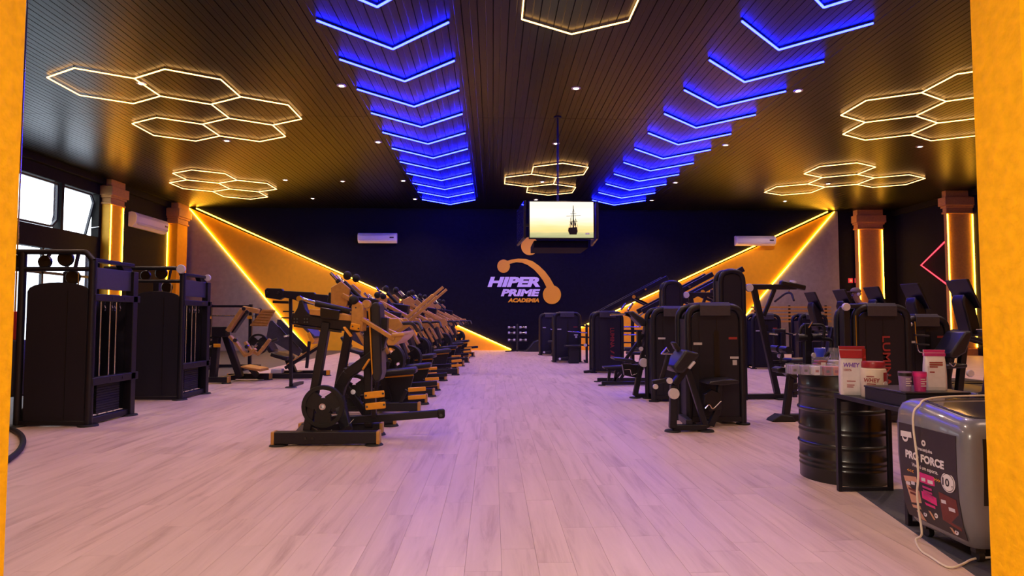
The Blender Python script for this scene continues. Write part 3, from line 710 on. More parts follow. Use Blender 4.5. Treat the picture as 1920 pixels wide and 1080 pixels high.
# --- two towers far down the aisle
for u, v, w_, lab in ((1064, 679, .88, 'black weight tower far down the aisle with silver handle bar across it'), (1033, 666, .85, 'farthest black weight tower on the aisle, half hidden by its neighbour')):
    c = fl(u, v); t = thing('far_weight_tower', lab, 'gym machine', (c.x, c.y, 0), GS)
    tower(t, c.x, c.y, w_, Ht=1.58)
    xs = c.x
    MB().tube([(xs - .05, c.y - .5, .98), (xs + .55, c.y - .5, .93)], .018, 10).build('handle', 'chrome', t)
    for z in (.55, .80, 1.15): MB().bar(V((xs + .35, c.y - .2, z)), V((xs + 1.0, c.y - .2, z - .04)), .05, .05).build('arm', 'black', t, bevel=.008)
    MB().bar(V((xs + .55, c.y - .4, 0)), V((xs + .55, c.y - .4, 1.2)), .07, .07, (0, 1, 0)).build('post', 'black', t, bevel=.01)
    MB().box(xs - .15, xs + .35, c.y - .65, c.y - .25, .50, .56).build('seat', 'pad', t, bevel=.02)
    MB().box(xs - .02, xs + .28, c.y - .60, c.y - .30, .0, .50).build('seat_pedestal', 'black', t, bevel=.01)
    MB().bar(V((xs - .35, c.y - .5, .12)), V((xs + .1, c.y - .5, .18)), .08, .08).build('foot_bar', 'black', t, bevel=.01)
    disc_part(t, 'pulley_cover', (xs + .50, c.y - .46, .55), (0, 1, 0), .05, .04, 'white_disc')
    disc_part(t, 'end_cap', (xs - .30, c.y - .56, .14), (0, 1, 0), .035, .04, 'white_disc')
    MB().bar(V((xs + .55, c.y - .4, .05)), V((xs + .55, c.y, .05)), .08, .06).build('base_rail', 'black', t)
# --- lat pulldown machines: tall narrow tower, top beam, raked leg, knee pads
def lat_pulldown(label):
    t = thing('lat_pulldown_machine', label, 'gym machine', (0, 0, 0), 'lat pulldown machines')
    for y in (-.11, .13):
        MB().tube(fillet([(-.19, y, 0), (-.19, y, 2.16), (.19, y, 2.16), (.19, y, 0)], .19, 6), .045, 10).build('frame_hoop', 'black', t)
    pts = [(-.16, .05), (.16, .05)] + [(.16 * math.cos(a), 2.0 + .12 * math.sin(a)) for a in [k / 8 * math.pi for k in range(9)]]
    MB().prism([(x, -.13, z) for x, z in pts], (0, .03, 0)).build('front_shroud', 'shroud', t, bevel=.006)
    MB().prism([(x, .12, z) for x, z in pts], (0, .03, 0)).build('rear_shroud', 'shroud', t, bevel=.006)
    for s in (-1, 1): MB().box(s * .2 - .01, s * .2 + .01, -.1, .12, .1, 2.0).build('side_panel', 'black', t)
    MB().bar((.19, 0, 1.90), (1.15, 0, 1.90), .09, .09).build('top_beam', 'black', t, bevel=.01)
    MB().bar((.42, 0, 1.88), (.80, 0, .03), .09, .09, (0, 1, 0)).build('raked_leg', 'black', t, bevel=.01)
    MB().bar((.58, 0, 1.40), (.78, 0, 1.86), .06, .06, (0, 1, 0)).build('brace', 'black', t, bevel=.01)
    MB().bar((-.2, 0, .05), (.95, 0, .05), .10, .08).build('base_rail', 'black', t, bevel=.01)
    for x in (-.18, .85): MB().box(x - .12, x + .12, -.16, .16, 0, .025).build('foot', 'rubber', t, bevel=.01)
    disc_part(t, 'pulley_cover', (.31, -.08, 1.88), (0, 1, 0), .068, .05, 'white_disc')
    disc_part(t, 'pulley', (1.10, 0, 1.98), (.2, 0, 1), .055, .05, 'white_disc')
    MB().bar((.88, 0, 1.97), (1.30, 0, 1.88), .12, .09).build('pulley_block', 'plastic', t, bevel=.02)
    MB().tube(fillet([(.94, -.35, 1.66), (1.02, -.1, 1.80), (1.02, .1, 1.80), (.94, .35, 1.66)], .1), .018, 8).build('pulldown_bar', 'black', t)
    MB().cyl((1.02, 0, 1.80), (1.05, 0, 1.90), .008, 8).build('cable', 'chrome', t)
    MB().bar((.70, 0, .62), (1.15, 0, .60), .09, .07).build('seat_beam', 'black', t, bevel=.01)
    MB().bar((.76, 0, .42), (1.10, 0, .40), .07, .06).build('seat_brace', 'black', t, bevel=.01)
    MB().bar((1.08, 0, .62), (1.08, 0, .03), .08, .08, (0, 1, 0)).build('seat_post', 'black', t, bevel=.01)
    MB().box(.95, 1.35, -.17, .17, .62, .69).build('seat', 'pad', t, bevel=.03)
    for s in (-1, 1): MB().cyl((.86, s * .05, .84), (.86, s * .3, .84), .06, 14).build('knee_roller', 'pad', t)
    MB().cyl((.86, -.1, .84), (.80, -.1, .62), .02, 8).build('roller_arm', 'black', t)
    return t
lp = lat_pulldown('tall black lat pulldown machine directly behind the preacher curl machine')
lp.location = (4.03, 10.55, 0)
dup(lp, (3.93, 13.7, 0), 0, 'tall black lat pulldown machine farther back, beside the red-lettered machine')
# --- leg curl bench between the lat pulldown and the oil drum
q = lambda u, v, d=0: at(u, v, 8.3 + d)
t = thing('leg_curl_machine', 'black leg machine with roller pads and bent grey handles behind the oil drum', 'gym machine', fl(1483, 793), GS)
f0 = fl(1484, 793)
MB().bar(V((f0.x, 8.3, .03)), q(1484, 690), .085, .085, (0, 1, 0)).build('post', 'black', t, bevel=.012)
MB().bar(V((f0.x - .12, 8.3, .05)), V((f0.x + .75, 8.3, .05)), .10, .08).build('base_rail', 'black', t, bevel=.012)
MB().prism([(f0.x - .22, 8.2, 0), (f0.x + .1, 8.2, 0), (f0.x + .06, 8.2, .07), (f0.x - .1, 8.2, .09), (f0.x - .2, 8.2, .03)], (0, .2, 0)).build('foot', 'rubber', t, bevel=.01)
MB().bar(q(1484, 724), q(1530, 724), .09, .08).build('cross_rail', 'black', t, bevel=.01)
MB().bar(q(1486, 738), q(1520, 732), .05, .05).build('cross_rail', 'black', t, bevel=.01)
MB().prism([q(u, v, -.1) for u, v in ((1458, 692), (1466, 688), (1480, 690), (1498, 706), (1492, 712), (1476, 700), (1460, 699))], (0, .2, 0)).build('bracket', 'plastic', t, bevel=.01)
MB().cyl(q(1483, 689, -.25), q(1483, 689, .25), .065, 16).build('roller_pad', 'pad', t)
MB().bar(q(1474, 689, -.2), q(1502, 690, -.2), .10, .10, (0, 1, 0)).build('roller_pad', 'pad', t, bevel=.04)
disc_part(t, 'end_cap', q(1496, 694, -.27), (0, 1, 0), .036, .03, 'chrome')
q2 = lambda u, v, d=0: at(u, v, 8.9 + d)
MB().tube(fillet([q2(1498, 634), q2(1502, 609), q2(1547, 609), q2(1543, 640)], .09), .022, 10).build('upper_handle', 'metal_frame', t)
MB().tube(fillet([q2(1530, 634), q2(1560, 637), q2(1558, 655), q2(1545, 672)], .09), .028, 10).build('side_handle', 'metal_frame', t)
for u in (1502, 1528): MB().cyl(q2(u - 7, 633), q2(u + 9, 633), .06, 14).build('chest_roller', 'pad', t)
MB().bar(q2(1513, 606), V((q2(1513, 700).x, 8.9, .03)), .10, .08, (0, 1, 0)).build('mast', 'black', t, bevel=.012)
MB().bar(V((q2(1513, 700).x, 8.9, .05)), V((q2(1513, 700).x, 8.3, .05)), .09, .07).build('base_rail', 'black', t)
MB().tube([q2(1516, 615, -.05), q2(1523, 604, -.05)], .014, 8).build('pin', 'chrome', t)
disc_part(t, 'end_cap', q2(1526, 666, -.08), (0, 1, 0), .035, .04, 'white_disc')
# --- lettered tower behind the supplements table
t = thing('lettered_weight_tower', 'wide black weight tower with red lettering behind the supplement pouches', 'gym machine', (5.10, 8.1, 0), GS)
P = tower(t, 5.10, 8.1, .79, Ht=1.55, letters=.0, tl=.66, stickers=False, slot=False)
MB().bar(V((4.63, 8.12, 0)), V((4.63, 8.12, 1.52)), .09, .11, (0, 1, 0)).build('side_post', 'black', t, bevel=.01)
MB().bar(V((4.60, 8.10, 1.52)), V((5.0, 8.10, 1.52)), .05, .05).build('top_bar', 'black', t, bevel=.01)
disc_part(t, 'pulley_cover', (4.60, 8.03, 1.51), (0, 1, 0), .05, .05, 'white_disc')
MB().box(4.72, 4.73, 8.03, 8.04, .1, 1.4).build('cable_guard', 'chrome', t)
# --- machine with blue-lit backrest at the far right
t = thing('seated_weight_machine', 'black seated machine with slanted dark blue backrest near the right wall edge', 'gym machine', (6.05, 8.55, 0), GS)
tower(t, 6.02, 8.55, .66, Ht=1.41)
q = lambda u, v, d=0: at(u, v, 8.2 + d)
MB().prism([q(u, v, -.15) for u, v in ((1782, 664), (1810, 622), (1822, 620), (1824, 628), (1812, 662), (1795, 672), (1784, 672))], (0, .36, 0)).build('backrest', 'pad', t, bevel=.025)
MB().bar(q(1806, 650, .1), V((q(1800, 700).x, 8.3, .03)), .08, .08, (0, 1, 0)).build('post', 'black', t, bevel=.01)
MB().prism([q(u, v, -.15) for u, v in ((1775, 684), (1815, 682), (1815, 690), (1776, 692))], (0, .40, 0)).build('seat', 'pad', t, bevel=.02)
disc_part(t, 'pulley_cover', q(1819, 700, -.25), (0, 1, 0), .045, .04, 'white_disc')
MB().tube(fillet([q(1715, 603, -.1), q(1718, 640, -.1), q(1722, 660, -.1), q(1760, 664, -.1)], .04), .012, 8).build('handle', 'chrome', t)
for v in (628, 645): MB().tube([q(1714, v, -.1), q(1742, v + 2, -.1)], .014, 8).build('handle', 'black', t)
MB().tube(fillet([q(1780, 680, -.2), q(1788, 688, -.2), q(1792, 682, -.2)], .02), .008, 8).build('adjuster_lever', 'chrome', t)
MB().bar(V((q(1800, 700).x, 8.3, .05)), V((6.1, 8.5, .05)), .08, .07).build('base_rail', 'black', t)
disc_part(t, 'end_cap', (5.72, 8.45, 1.28), (1, 0, 0), .03, .05, 'white_disc')
# --- row of weight towers at the back right
src = None
for k, (x, y, lab) in enumerate(((7.45, 16.9, 'black weight tower in the back right row, directly behind the raked leg'), (8.75, 16.9, 'black weight tower in the back right row, nearest the bent grey handles'),
                                (6.4, 18.2, 'black weight tower in the back right row, partly behind the lat pulldown'), (10.1, 16.9, 'black weight tower in the back right row, left of the big lettered tower'))):
    if src is None:
        t = thing('weight_tower_with_seat', lab, 'gym machine', (0, 0, 0), GS); src = t
        tower(t, 0, 0, .82, Ht=1.50)
        MB().bar((.1, -.7, 0), (.1, -.7, 1.0), .08, .08, (0, 1, 0)).build('post', 'black', t, bevel=.01)
        MB().bar((.1, -.7, .05), (.1, 0, .05), .09, .07).build('base_rail', 'black', t, bevel=.01)
        MB().box(-.12, .30, -.95, -.55, .45, .53).build('seat', 'pad', t, bevel=.03)
        MB().box(-.08, .26, -.62, -.52, .6, 1.1).build('backrest', 'pad', t, bevel=.03)
        for s in (-1, 1):
            MB().tube([(.1 + s * .2, -.9, .95), (.1 + s * .42, -.9, .97)], .02, 8).build('handle', 'chrome', t)
            MB().bar((.1 + s * .2, -.9, .95), (.1 + s * .2, -.3, 1.0), .05, .05).build('arm', 'black', t, bevel=.008)
        disc_part(t, 'pulley_cover', (.0, -.76, .40), (0, 1, 0), .06, .04, 'white_disc')
        MB().tube(fillet([(-.25, -.9, .62), (-.12, -.92, .60), (-.1, -.92, .5), (.1, -.92, .5)], .04), .012, 8).build('adjuster_lever', 'chrome', t)
        t.location = (x, y, 0)
    else: dup(src, (x, y, 0), 0, lab)
# --- plate-loaded incline lever machines behind the lat pulldown row
def incline_lever(label):
    t = thing('incline_lever_machine', label, 'gym machine', (0, 0, 0), 'incline lever machines')
    for s in (-1, 1): MB().bar((-.6, s * .35, .05), (1.1, s * .35, .05), .08, .08).build('base_rail', 'black', t, bevel=.01)
    for x in (-.55, 1.0): MB().bar((x, -.4, .05), (x, .4, .05), .08, .07).build('cross_rail', 'black', t, bevel=.01)
    MB().bar((.95, 0, .05), (.75, 0, 1.75), .10, .10, (0, 1, 0)).build('mast', 'black', t, bevel=.01)
    MB().bar((-.5, 0, .1), (-.35, 0, 1.15), .09, .09, (0, 1, 0)).build('front_post', 'black', t, bevel=.01)
    for s in (-1, 1):
        MB().bar((-.75, s * .28, 1.55), (1.15, s * .28, 2.55), .09, .13).build('lever_arm', 'black', t, bevel=.01)
        MB().tube([(-.68, s * .28, 1.53), (-.92, s * .28, 1.38)], .02, 8).build('handle', 'chrome', t)
        MB().cyl((.45, s * .28, 2.2), (.45, s * .52, 2.2), .028, 12).build('plate_peg', 'chrome', t)
        MB().bar((.15, s * .28, 1.98), (.75, s * .12, 1.70), .06, .06).build('link', 'black', t)
        disc_part(t, 'pivot_cap', (.15, s * .34, 1.99), (0, 1, 0), .05, .03, 'yellow')
    MB().bar((.75, -.3, 1.72), (.75, .3, 1.72), .07, .07).build('pivot_shaft', 'black', t)
    MB().box(-.1, .4, -.2, .2, .45, .54).build('seat', 'pad', t, bevel=.03)
    MB().bar((.15, 0, .05), (.15, 0, .46), .09, .09, (0, 1, 0)).build('seat_post', 'black', t)
    MB().bar((.42, 0, .55), (.62, 0, 1.35), .30, .08, (1, 0, 0)).build('backrest', 'pad', t, bevel=.02)
    return t
il = incline_lever('black machine with twin upward slanting arms, farthest of the three behind the towers')
p = at(1190, 557, 18.2); il.location = (p.x - .25, 18.2, 0)
p = at(1240, 550, 16.6); dup(il, (p.x + .2, 16.75, 0), 0, 'black machine with twin upward slanting arms, middle one of the three behind the towers')
p = at(1305, 545, 15.0); dup(il, (p.x - .1, 15.0, 0), 0, 'black machine with twin upward slanting arms, nearest the right orange triangle')
# ================================================================== treadmills, rails and the man at the far right
def treadmill(label):
    # local: runner faces -x, console at x = 0, deck behind it towards +x
    t = thing('treadmill', label, 'treadmill', (0, 0, 0), 'treadmills on the right')
    MB().box(-.15, 1.75, -.42, .42, .06, .20).build('deck', 'plastic', t, bevel=.03)
    MB().box(.15, 1.72, -.27, .27, .20, .212).build('running_belt', 'rubber', t)
    MB().prism([(-.35, -.40, .06), (.25, -.40, .06), (.22, -.40, .26), (.0, -.40, .34), (-.3, -.40, .26)], (0, .80, 0)).build('motor_cover', 'plastic', t, bevel=.03)
    for s in (-1, 1):
        MB().bar((-.20, s * .42, .1), (.02, s * .42, 1.18), .07, .14, (0, 1, 0), ).build('upright', 'black', t, bevel=.02)
        MB().tube(fillet([(-.02, s * .42, 1.12), (.30, s * .42, 1.06), (.75, s * .42, .92)], .1), .028, 10).build('hand_rail', 'metal_frame', t)
        MB().cyl((-.1, s * .3, 0), (-.1, s * .3, .07), .04, 10).build('foot', 'rubber', t)
        MB().cyl((1.65, s * .3, 0), (1.65, s * .3, .07), .04, 10).build('foot', 'rubber', t)
    MB().bar((.0, -.42, 1.14), (.0, .42, 1.14), .16, .10).build('console_bridge', 'plastic', t, bevel=.03)
    MB().prism([(-.14, -.13, 1.10), (.04, -.13, 1.10), (-.06, -.13, 1.58), (-.22, -.13, 1.74), (-.25, -.13, 1.62)], (0, .26, 0)).build('console_neck', 'plastic', t, bevel=.03)
    s = MB().prism([(-.07, -.23, 1.53), (-.03, -.23, 1.51), (-.22, -.23, 1.96), (-.26, -.23, 1.96)], (0, .46, 0)).build('console', 'plastic', t, bevel=.008)
    MB().prism([(-.038, -.20, 1.545), (-.033, -.20, 1.545), (-.200, -.20, 1.935), (-.205, -.20, 1.935)], (0, .40, 0)).build('display', 'dark_glass', s)
    MB().box(-.06, .10, -.14, .14, 1.185, 1.20).build('tray', 'white_disc', t, bevel=.004)
    return t
tm = treadmill('treadmill nearest the right orange wall, beside the blue backrest machine')
XT = 7.40
tm.location = (XT, 9.45, 0)
names = ['second treadmill from the right orange wall, under the red neon arrowhead', 'middle treadmill of the row, in front of the exit-sign column', 'treadmill with the man in a cap running on it', 'farthest treadmill of the row, against the grey wall']
YT = [10.55, 11.65, 12.75, 13.95]
for y, nme in zip(YT, names): dup(tm, (XT - .0, y, 0), 0, nme)
# --- the man on the treadmill (faces -x)
def man(label, loc):
    t = thing('person', label, 'person', loc)
    B = V(loc)
    # skeleton: (position, radius_x, radius_y); one skinned body
    J = {'pel': ((0, 0, .96), .15, .12), 'bel': ((-.01, 0, 1.10), .145, .115), 'che': ((-.03, 0, 1.30), .165, .125), 'nec': ((-.075, 0, 1.47), .062, .06), 'hd0': ((-.135, 0, 1.55), .07, .062), 'hd1': ((-.16, 0, 1.66), .085, .07), 'hd2': ((-.155, 0, 1.75), .06, .055),
         'sl': ((-.035, .19, 1.40), .072, .072), 'el': ((.02, .27, 1.13), .05, .05), 'wl': ((-.19, .24, 1.08), .034, .034), 'hl': ((-.26, .23, 1.10), .038, .022),
         'sr': ((-.035, -.19, 1.40), .072, .072), 'er': ((.05, -.27, 1.15), .05, .05), 'wr': ((-.12, -.25, 1.02), .034, .034), 'hr': ((-.19, -.24, 1.01), .038, .022),
         'tl': ((0, .095, .90), .10, .10), 'kl': ((-.13, .10, .50), .066, .066), 'al': ((.02, .10, .11), .045, .045), 'fl': ((-.13, .10, .045), .045, .035),
         'tr': ((0, -.095, .90), .10, .10), 'kr': ((.02, -.10, .48), .066, .066), 'ar': ((.18, -.10, .13), .045, .045), 'fr': ((.06, -.10, .055), .045, .035)}
    E_ = [('pel', 'bel'), ('bel', 'che'), ('che', 'nec'), ('nec', 'hd0'), ('hd0', 'hd1'), ('hd1', 'hd2'), ('che', 'sl'), ('sl', 'el'), ('el', 'wl'), ('wl', 'hl'), ('che', 'sr'), ('sr', 'er'), ('er', 'wr'), ('wr', 'hr'),
          ('pel', 'tl'), ('tl', 'kl'), ('kl', 'al'), ('al', 'fl'), ('pel', 'tr'), ('tr', 'kr'), ('kr', 'ar'), ('ar', 'fr')]
    for h, s in (('hl', 1), ('hr', -1)):          # four fingers and a thumb, curled
        hx, hy, hz = J[h][0]
        for k in range(4):
            yy = hy + (k - 1.5) * .021; L = (.075, .085, .08, .062)[k]
            J['%sf%da' % (h, k)] = ((hx - .035, yy, hz), .0095, .0095); J['%sf%db' % (h, k)] = ((hx - .035 - L * .5, yy, hz - .012), .0085, .0085); J['%sf%dc' % (h, k)] = ((hx - .03 - L * .75, yy, hz - .045), .008, .008)
            E_ += [(h, '%sf%da' % (h, k)), ('%sf%da' % (h, k), '%sf%db' % (h, k)), ('%sf%db' % (h, k), '%sf%dc' % (h, k))]
        J[h + 't'] = ((hx - .01, hy - s * .045, hz - .005), .0105, .0105); J[h + 'u'] = ((hx - .05, hy - s * .055, hz - .02), .009, .009)
        E_ += [(h, h + 't'), (h + 't', h + 'u')]
    ks = list(J); me = bpy.data.meshes.new('body')
    me.from_pydata([J[k][0] for k in ks], [(ks.index(a), ks.index(b)) for a, b in E_], [])
    o = bpy.data.objects.new('body', me); COL.objects.link(o); o.parent = t
    sm = o.modifiers.new('skin', 'SKIN'); sm.use_smooth_shade = True
    for k, sv in zip(ks, me.skin_vertices[0].data): sv.radius = (J[k][1], J[k][2])
    me.skin_vertices[0].data[0].use_root = True
    ss = o.modifiers.new('sub', 'SUBSURF'); ss.levels = 2; ss.render_levels = 2
    # one continuous body; shirt, trousers and skin separated by height in the material
    m = bpy.data.materials.new('body_skin_shirt'); m.use_nodes = True; nt = m.node_tree; N = nt.nodes; Lk = nt.links
    tc = N.new('ShaderNodeTexCoord'); sp = N.new('ShaderNodeSeparateXYZ'); Lk.new(tc.outputs['Object'], sp.inputs[0])
    r = N.new('ShaderNodeValToRGB'); r.color_ramp.interpolation = 'CONSTANT'
    dv = N.new('ShaderNodeMath'); dv.operation = 'DIVIDE'; dv.inputs[1].default_value = 2; Lk.new(sp.outputs['Z'], dv.inputs[0]); Lk.new(dv.outputs[0], r.inputs['Fac'])
    e = r.color_ramp.elements; e[0].position = 0; e[0].color = (.03, .03, .03, 1); e[1].position = .04; e[1].color = (.02, .02, .025, 1)
    for p_, c_ in ((.475, (.30, .27, .25)), (.738, (.45, .26, .17))): x = e.new(p_); x.color = (*c_, 1)
    # hands reach out in front of the shirt: skin where x < -0.14 between waist and chest
    lt = N.new('ShaderNodeMath'); lt.operation = 'LESS_THAN'; lt.inputs[1].default_value = -.165; Lk.new(sp.outputs['X'], lt.inputs[0])
    g1 = N.new('ShaderNodeMath'); g1.operation = 'GREATER_THAN'; g1.inputs[1].default_value = .95; Lk.new(sp.outputs['Z'], g1.inputs[0])
    ml = N.new('ShaderNodeMath'); ml.operation = 'MULTIPLY'; Lk.new(lt.outputs[0], ml.inputs[0]); Lk.new(g1.outputs[0], ml.inputs[1])
    mx = N.new('ShaderNodeMix'); mx.data_type = 'RGBA'; Lk.new(ml.outputs[0], mx.inputs[0]); Lk.new(r.outputs['Color'], mx.inputs[6]); mx.inputs[7].default_value = (.45, .26, .17, 1)
    Lk.new(mx.outputs[2], N['Principled BSDF'].inputs['Base Color']); N['Principled BSDF'].inputs['Roughness'].default_value = .7
    me.materials.append(m)
    H0 = B + V((-.06, 0, 0))
    nose = MB(); nose.prism([H0 + V(p) for p in ((-.183, -.012, 1.615), (-.205, 0, 1.612), (-.183, .012, 1.615), (-.172, 0, 1.665))], (.02, 0, .0)); nose.build('nose', 'skin', t, sub=1)
    for s in (-1, 1):
        MB().ellipsoid(H0 + V((-.172, s * .03, 1.662)), .012, .014, .010, 10, 8).build('eye', 'white', t)
        MB().ellipsoid(H0 + V((-.182, s * .03, 1.662)), .005, .006, .006, 8, 6).build('pupil', 'plastic', t)
        MB().ellipsoid(H0 + V((-.085, s * .078, 1.645)), .022, .010, .032, 10, 8).build('ear', 'skin', t)
        MB().ellipsoid(H0 + V((-.085, s * .092, 1.650)), .038, .018, .042, 12, 8).build('headphone_cup', 'white_disc', t)
    MB().ellipsoid(H0 + V((-.172, 0, 1.578)), .010, .026, .006, 10, 6).build('mouth', 'redink', t)
    MB().tube([H0 + V((-.085, .09 * math.cos(a), 1.66 + .125 * math.sin(a))) for a in [k / 12 * math.pi for k in range(13)]], .010, 8).build('headphone_band', 'plastic', t)
    cp = MB(); cp.lathe(H0 + V((-.095, 0, 1.695)), (0, 0, .10), [(.102, 0), (.104, .25), (.09, .65), (.055, .92), (0, 1)], 20)
    cp.prism([H0 + V((-.095 - .19 * math.cos(a) if abs(a) < 1.3 else -.12, .085 * math.sin(a), 1.70)) for a in [(-1.25 + k * .25) for k in range(11)]], (0, 0, .012))
    cp.build('cap', 'cap', t)
    MB().ellipsoid(H0 + V((-.055, 0, 1.66)), .066, .074, .065, 14, 10).build('hair', 'plastic', t)
    return t
man('man in grey shirt, cap and headphones on a treadmill, facing left', (XT + .27, 12.75, .212))
# --- tan slatted rail against the grey back wall
t = thing('slatted_rail', 'tan horizontal slats of a low rack against the grey wall', 'rack', (12.7, 26.6, 0))
for k in range(5): MB().box(11.1, 14.6, 26.62, 26.66, 1.22 + k * .15, 1.30 + k * .15).build('slat', 'gold', t, bevel=.006)
for x in (11.3, 12.8, 14.4): MB().bar((x, 26.7, 0), (x, 26.7, 1.95), .07, .07, (0, 1, 0)).build('post', 'black', t)

# ================================================================== centre back: dumbbell tree and floor monitor
p = fl(970, 659)
t = thing('dumbbell_tree', 'small dumbbell tree with three tiers in front of the dark back wall', 'dumbbell rack', (p.x, p.y, 0))
MB().bar(V((p.x, p.y, 0)), V((p.x, p.y, 1.15)), .07, .07, (0, 1, 0)).build('post', 'metal_frame', t)
for s in (-1, 1): MB().bar(V((p.x, p.y, .04)), V((p.x + s * .5, p.y - .25, .02)), .07, .05).build('leg', 'black', t)
MB().bar(V((p.x, p.y, .04)), V((p.x, p.y + .4, .02)), .07, .05).build('leg', 'black', t)
for z in (.42, .72, .95): MB().bar(V((p.x - .42, p.y, z)), V((p.x + .42, p.y, z)), .05, .03).build('tier', 'black', t)
for i, z in enumerate((.455, .755, .985)):
    for j, s in enumerate((-1, 1)):
        x = p.x + s * .24
        d = thing('dumbbell', 'hexagonal dumbbell on the %s tier of the small tree, %s side' % (('lowest', 'middle', 'top')[i], ('left', 'right')[j]), 'dumbbell', (x, p.y - .06, z - .02), 'dumbbells on the small tree')
        MB().cyl((x - .1, p.y - .06, z + .03), (x + .1, p.y - .06, z + .03), .016, 10).build('grip', 'chrome', d)
        for e in (-1, 1): MB().cyl((x + e * .07, p.y - .06, z + .03), (x + e * .15, p.y - .06, z + .03), .05, 6).build('head', 'sticker', d)
p = fl(1000, 659)
t = thing('floor_wedge', 'black wedge pad lying on the floor by the right triangle', 'wedge pad', (p.x + .1, p.y - .1, 0))
MB().prism([(p.x - .35, p.y - .3, 0), (p.x + .55, p.y - .3, 0), (p.x + .55, p.y - .3, .22), (p.x + .2, p.y - .3, .50), (p.x + .0, p.y - .3, .42)], (0, .5, 0)).build('wedge', 'pad', t, bevel=.03)
MB().box(p.x + .2, p.x + .45, p.y - .306, p.y - .3, .12, .17).build('carry_strap', 'black', t)
# ================================================================== foreground right: drum, supplements table, ice cream cooler
dc = V((3.015, 5.36, 0)); DR, DH = .345, .89
t = thing('oil_drum', 'glossy black steel oil drum used as a display stand', 'oil drum', dc)
pr = [(0, .012), (DR - .012, .012), (DR - .012, 0), (DR, 0), (DR, .02)]
for zc in (.30, .59):
    for k in range(7): a = k / 6 * math.pi; pr.append((DR + .014 * math.sin(a), (zc - .02 + .04 * k / 6) / DH))
for zc in (.11, .15, .19, .40, .44, .70, .74, .78):
    for k in range(5): a = k / 4 * math.pi; pr.append((DR + .005 * math.sin(a), (zc - .012 + .024 * k / 4) / DH))
pr = pr[:5] + sorted(pr[5:], key=lambda q_: q_[1]) + [(DR, .985), (DR + .008, .99), (DR + .008, 1), (DR - .012, 1), (DR - .012, .985), (0, .985)]
MB().lathe(dc, (0, 0, DH), pr, 48).build('shell', 'drum', t)
MB().lathe(dc + V((.15, .12, DH * .985)), (0, 0, .014), [(0, 0), (.035, 0), (.03, 1), (0, 1)], 16).build('bung', 'drum', t)
MB().lathe(dc + V((0, 0, DH * .985)), (0, 0, .012), [(0, 0), (.31, 0), (.31, 1), (0, 1)], 32).build('lid', 'drum', t)
# flat grey sheet on the floor below table and cooler
A, B = fl(1602, 919), fl(1834, 1084)
o = MB().prism([A, B, B + V((2.6, 0, 0)), A + V((2.3, 0, 0))], (0, 0, .005)).build('floor_sheet', 'rubber_floor', None, bevel=.002)
tag(o, 'flat dark grey sheet on the floor under the cooler and the small table', 'mat'); recentre(o)
# table
tx0, tx1, ty0, ty1, tz = 2.705, 3.19, 4.07, 4.93, .765
t = thing('side_table', 'narrow black metal table beside the drum with pouches and tubs', 'table', ((tx0 + tx1) / 2, (ty0 + ty1) / 2, .005))
MB().box(tx0, tx1, ty0, ty1, tz - .035, tz).build('tabletop', 'black', t, bevel=.004)
for y in (ty0 + .02, ty1 - .02):
    for x in (tx0 + .018, tx1 - .06): MB().box(x - .016, x + .016, y - .016, y + .016, .005, tz - .035).build('leg', 'black', t, bevel=.003)
    MB().box(tx0 + .034, tx1 - .076, y - .014, y + .014, .006, .032).build('foot_rail', 'black', t, bevel=.003)
    MB().box(tx0 + .034, tx1 - .076, y - .014, y + .014, tz - .065, tz - .035).build('apron', 'black', t, bevel=.003)
# --- pouches and tubs
def pouch(name, label, x, y, z, w_, h_, d_, cols, rz=0.):
    # gusseted stand-up pouch: swollen front, pinched crimped top
    t = thing(name, label, 'pouch', (0, 0, 0), 'supplement pouches')
    rows = [(0, .95, .80), (.06, 1, 1), (.35, 1, 1), (.62, .97, .86), (.82, .93, .45), (.90, .97, .14), (1, 1, .10)]
    def ring(f, a, b):
        xx, yy = w_ / 2 * a, d_ / 2 * b; n = 4; r = min(xx, yy) * .6; out = []
        for cx, cy, a0 in ((xx - r, -yy + r, -90), (xx - r, yy - r, 0), (-xx + r, yy - r, 90), (-xx + r, -yy + r, 180)):
            for k in range(n): an = math.radians(a0 + 90 * k / (n - 1)); out.append(V((cx + r * math.cos(an), cy + r * math.sin(an), f * h_)))
        return out
    mb = MB(); R_ = [ring(*r) for r in rows]; n = 16; vs = sum(R_, []); fs = []
    for i in range(len(R_) - 1):
        for k in range(n): fs.append((i * n + k, i * n + (k + 1) % n, (i + 1) * n + (k + 1) % n, (i + 1) * n + k))
    fs.append(tuple(range(n))[::-1]); fs.append(tuple(range((len(R_) - 1) * n, len(R_) * n)))
    mb._add(vs, fs); b = mb.build('bag', cols[0], t)
    f = -d_ / 2 - .0015
    MB().prism([(-w_ * .42, f, h_ * .08), (w_ * .36, f, h_ * .08), (w_ * .36, f, h_ * .60), (-w_ * .42, f, h_ * .60)], (0, -.001, 0)).build('front_print', cols[1], t)
    MB().box(-w_ * .49, w_ * .49, -d_ * .07, d_ * .07, h_ * .925, h_ * 1.0).build('crimp_seal', cols[2], t, bevel=.002)
    t.location = (x, y, z); t.rotation_euler = (0, 0, rz); return t
ph = pouch('protein_pouch', 'tall red and white protein pouch standing on the table', 2.795, 4.82, tz, .185, .375, .10, ('pale_pack', 'pale_pack', 'red_pack'), -.30)
for zz, hh in ((.02, .20), (.22, .14)): MB().prism([(.062, -.0505, zz), (.0935, -.030, zz), (.0925, -.026, zz + hh * .98), (.064, -.046, zz + hh * .98)], (0, .012, 0)).build('red_gusset', 'red_pack', ph)
MB().prism([(-.088, -.044, .285), (.088, -.044, .285), (.090, -.012, .345), (-.090, -.012, .345)], (0, .006, 0)).build('top_print', 'red_pack', ph)
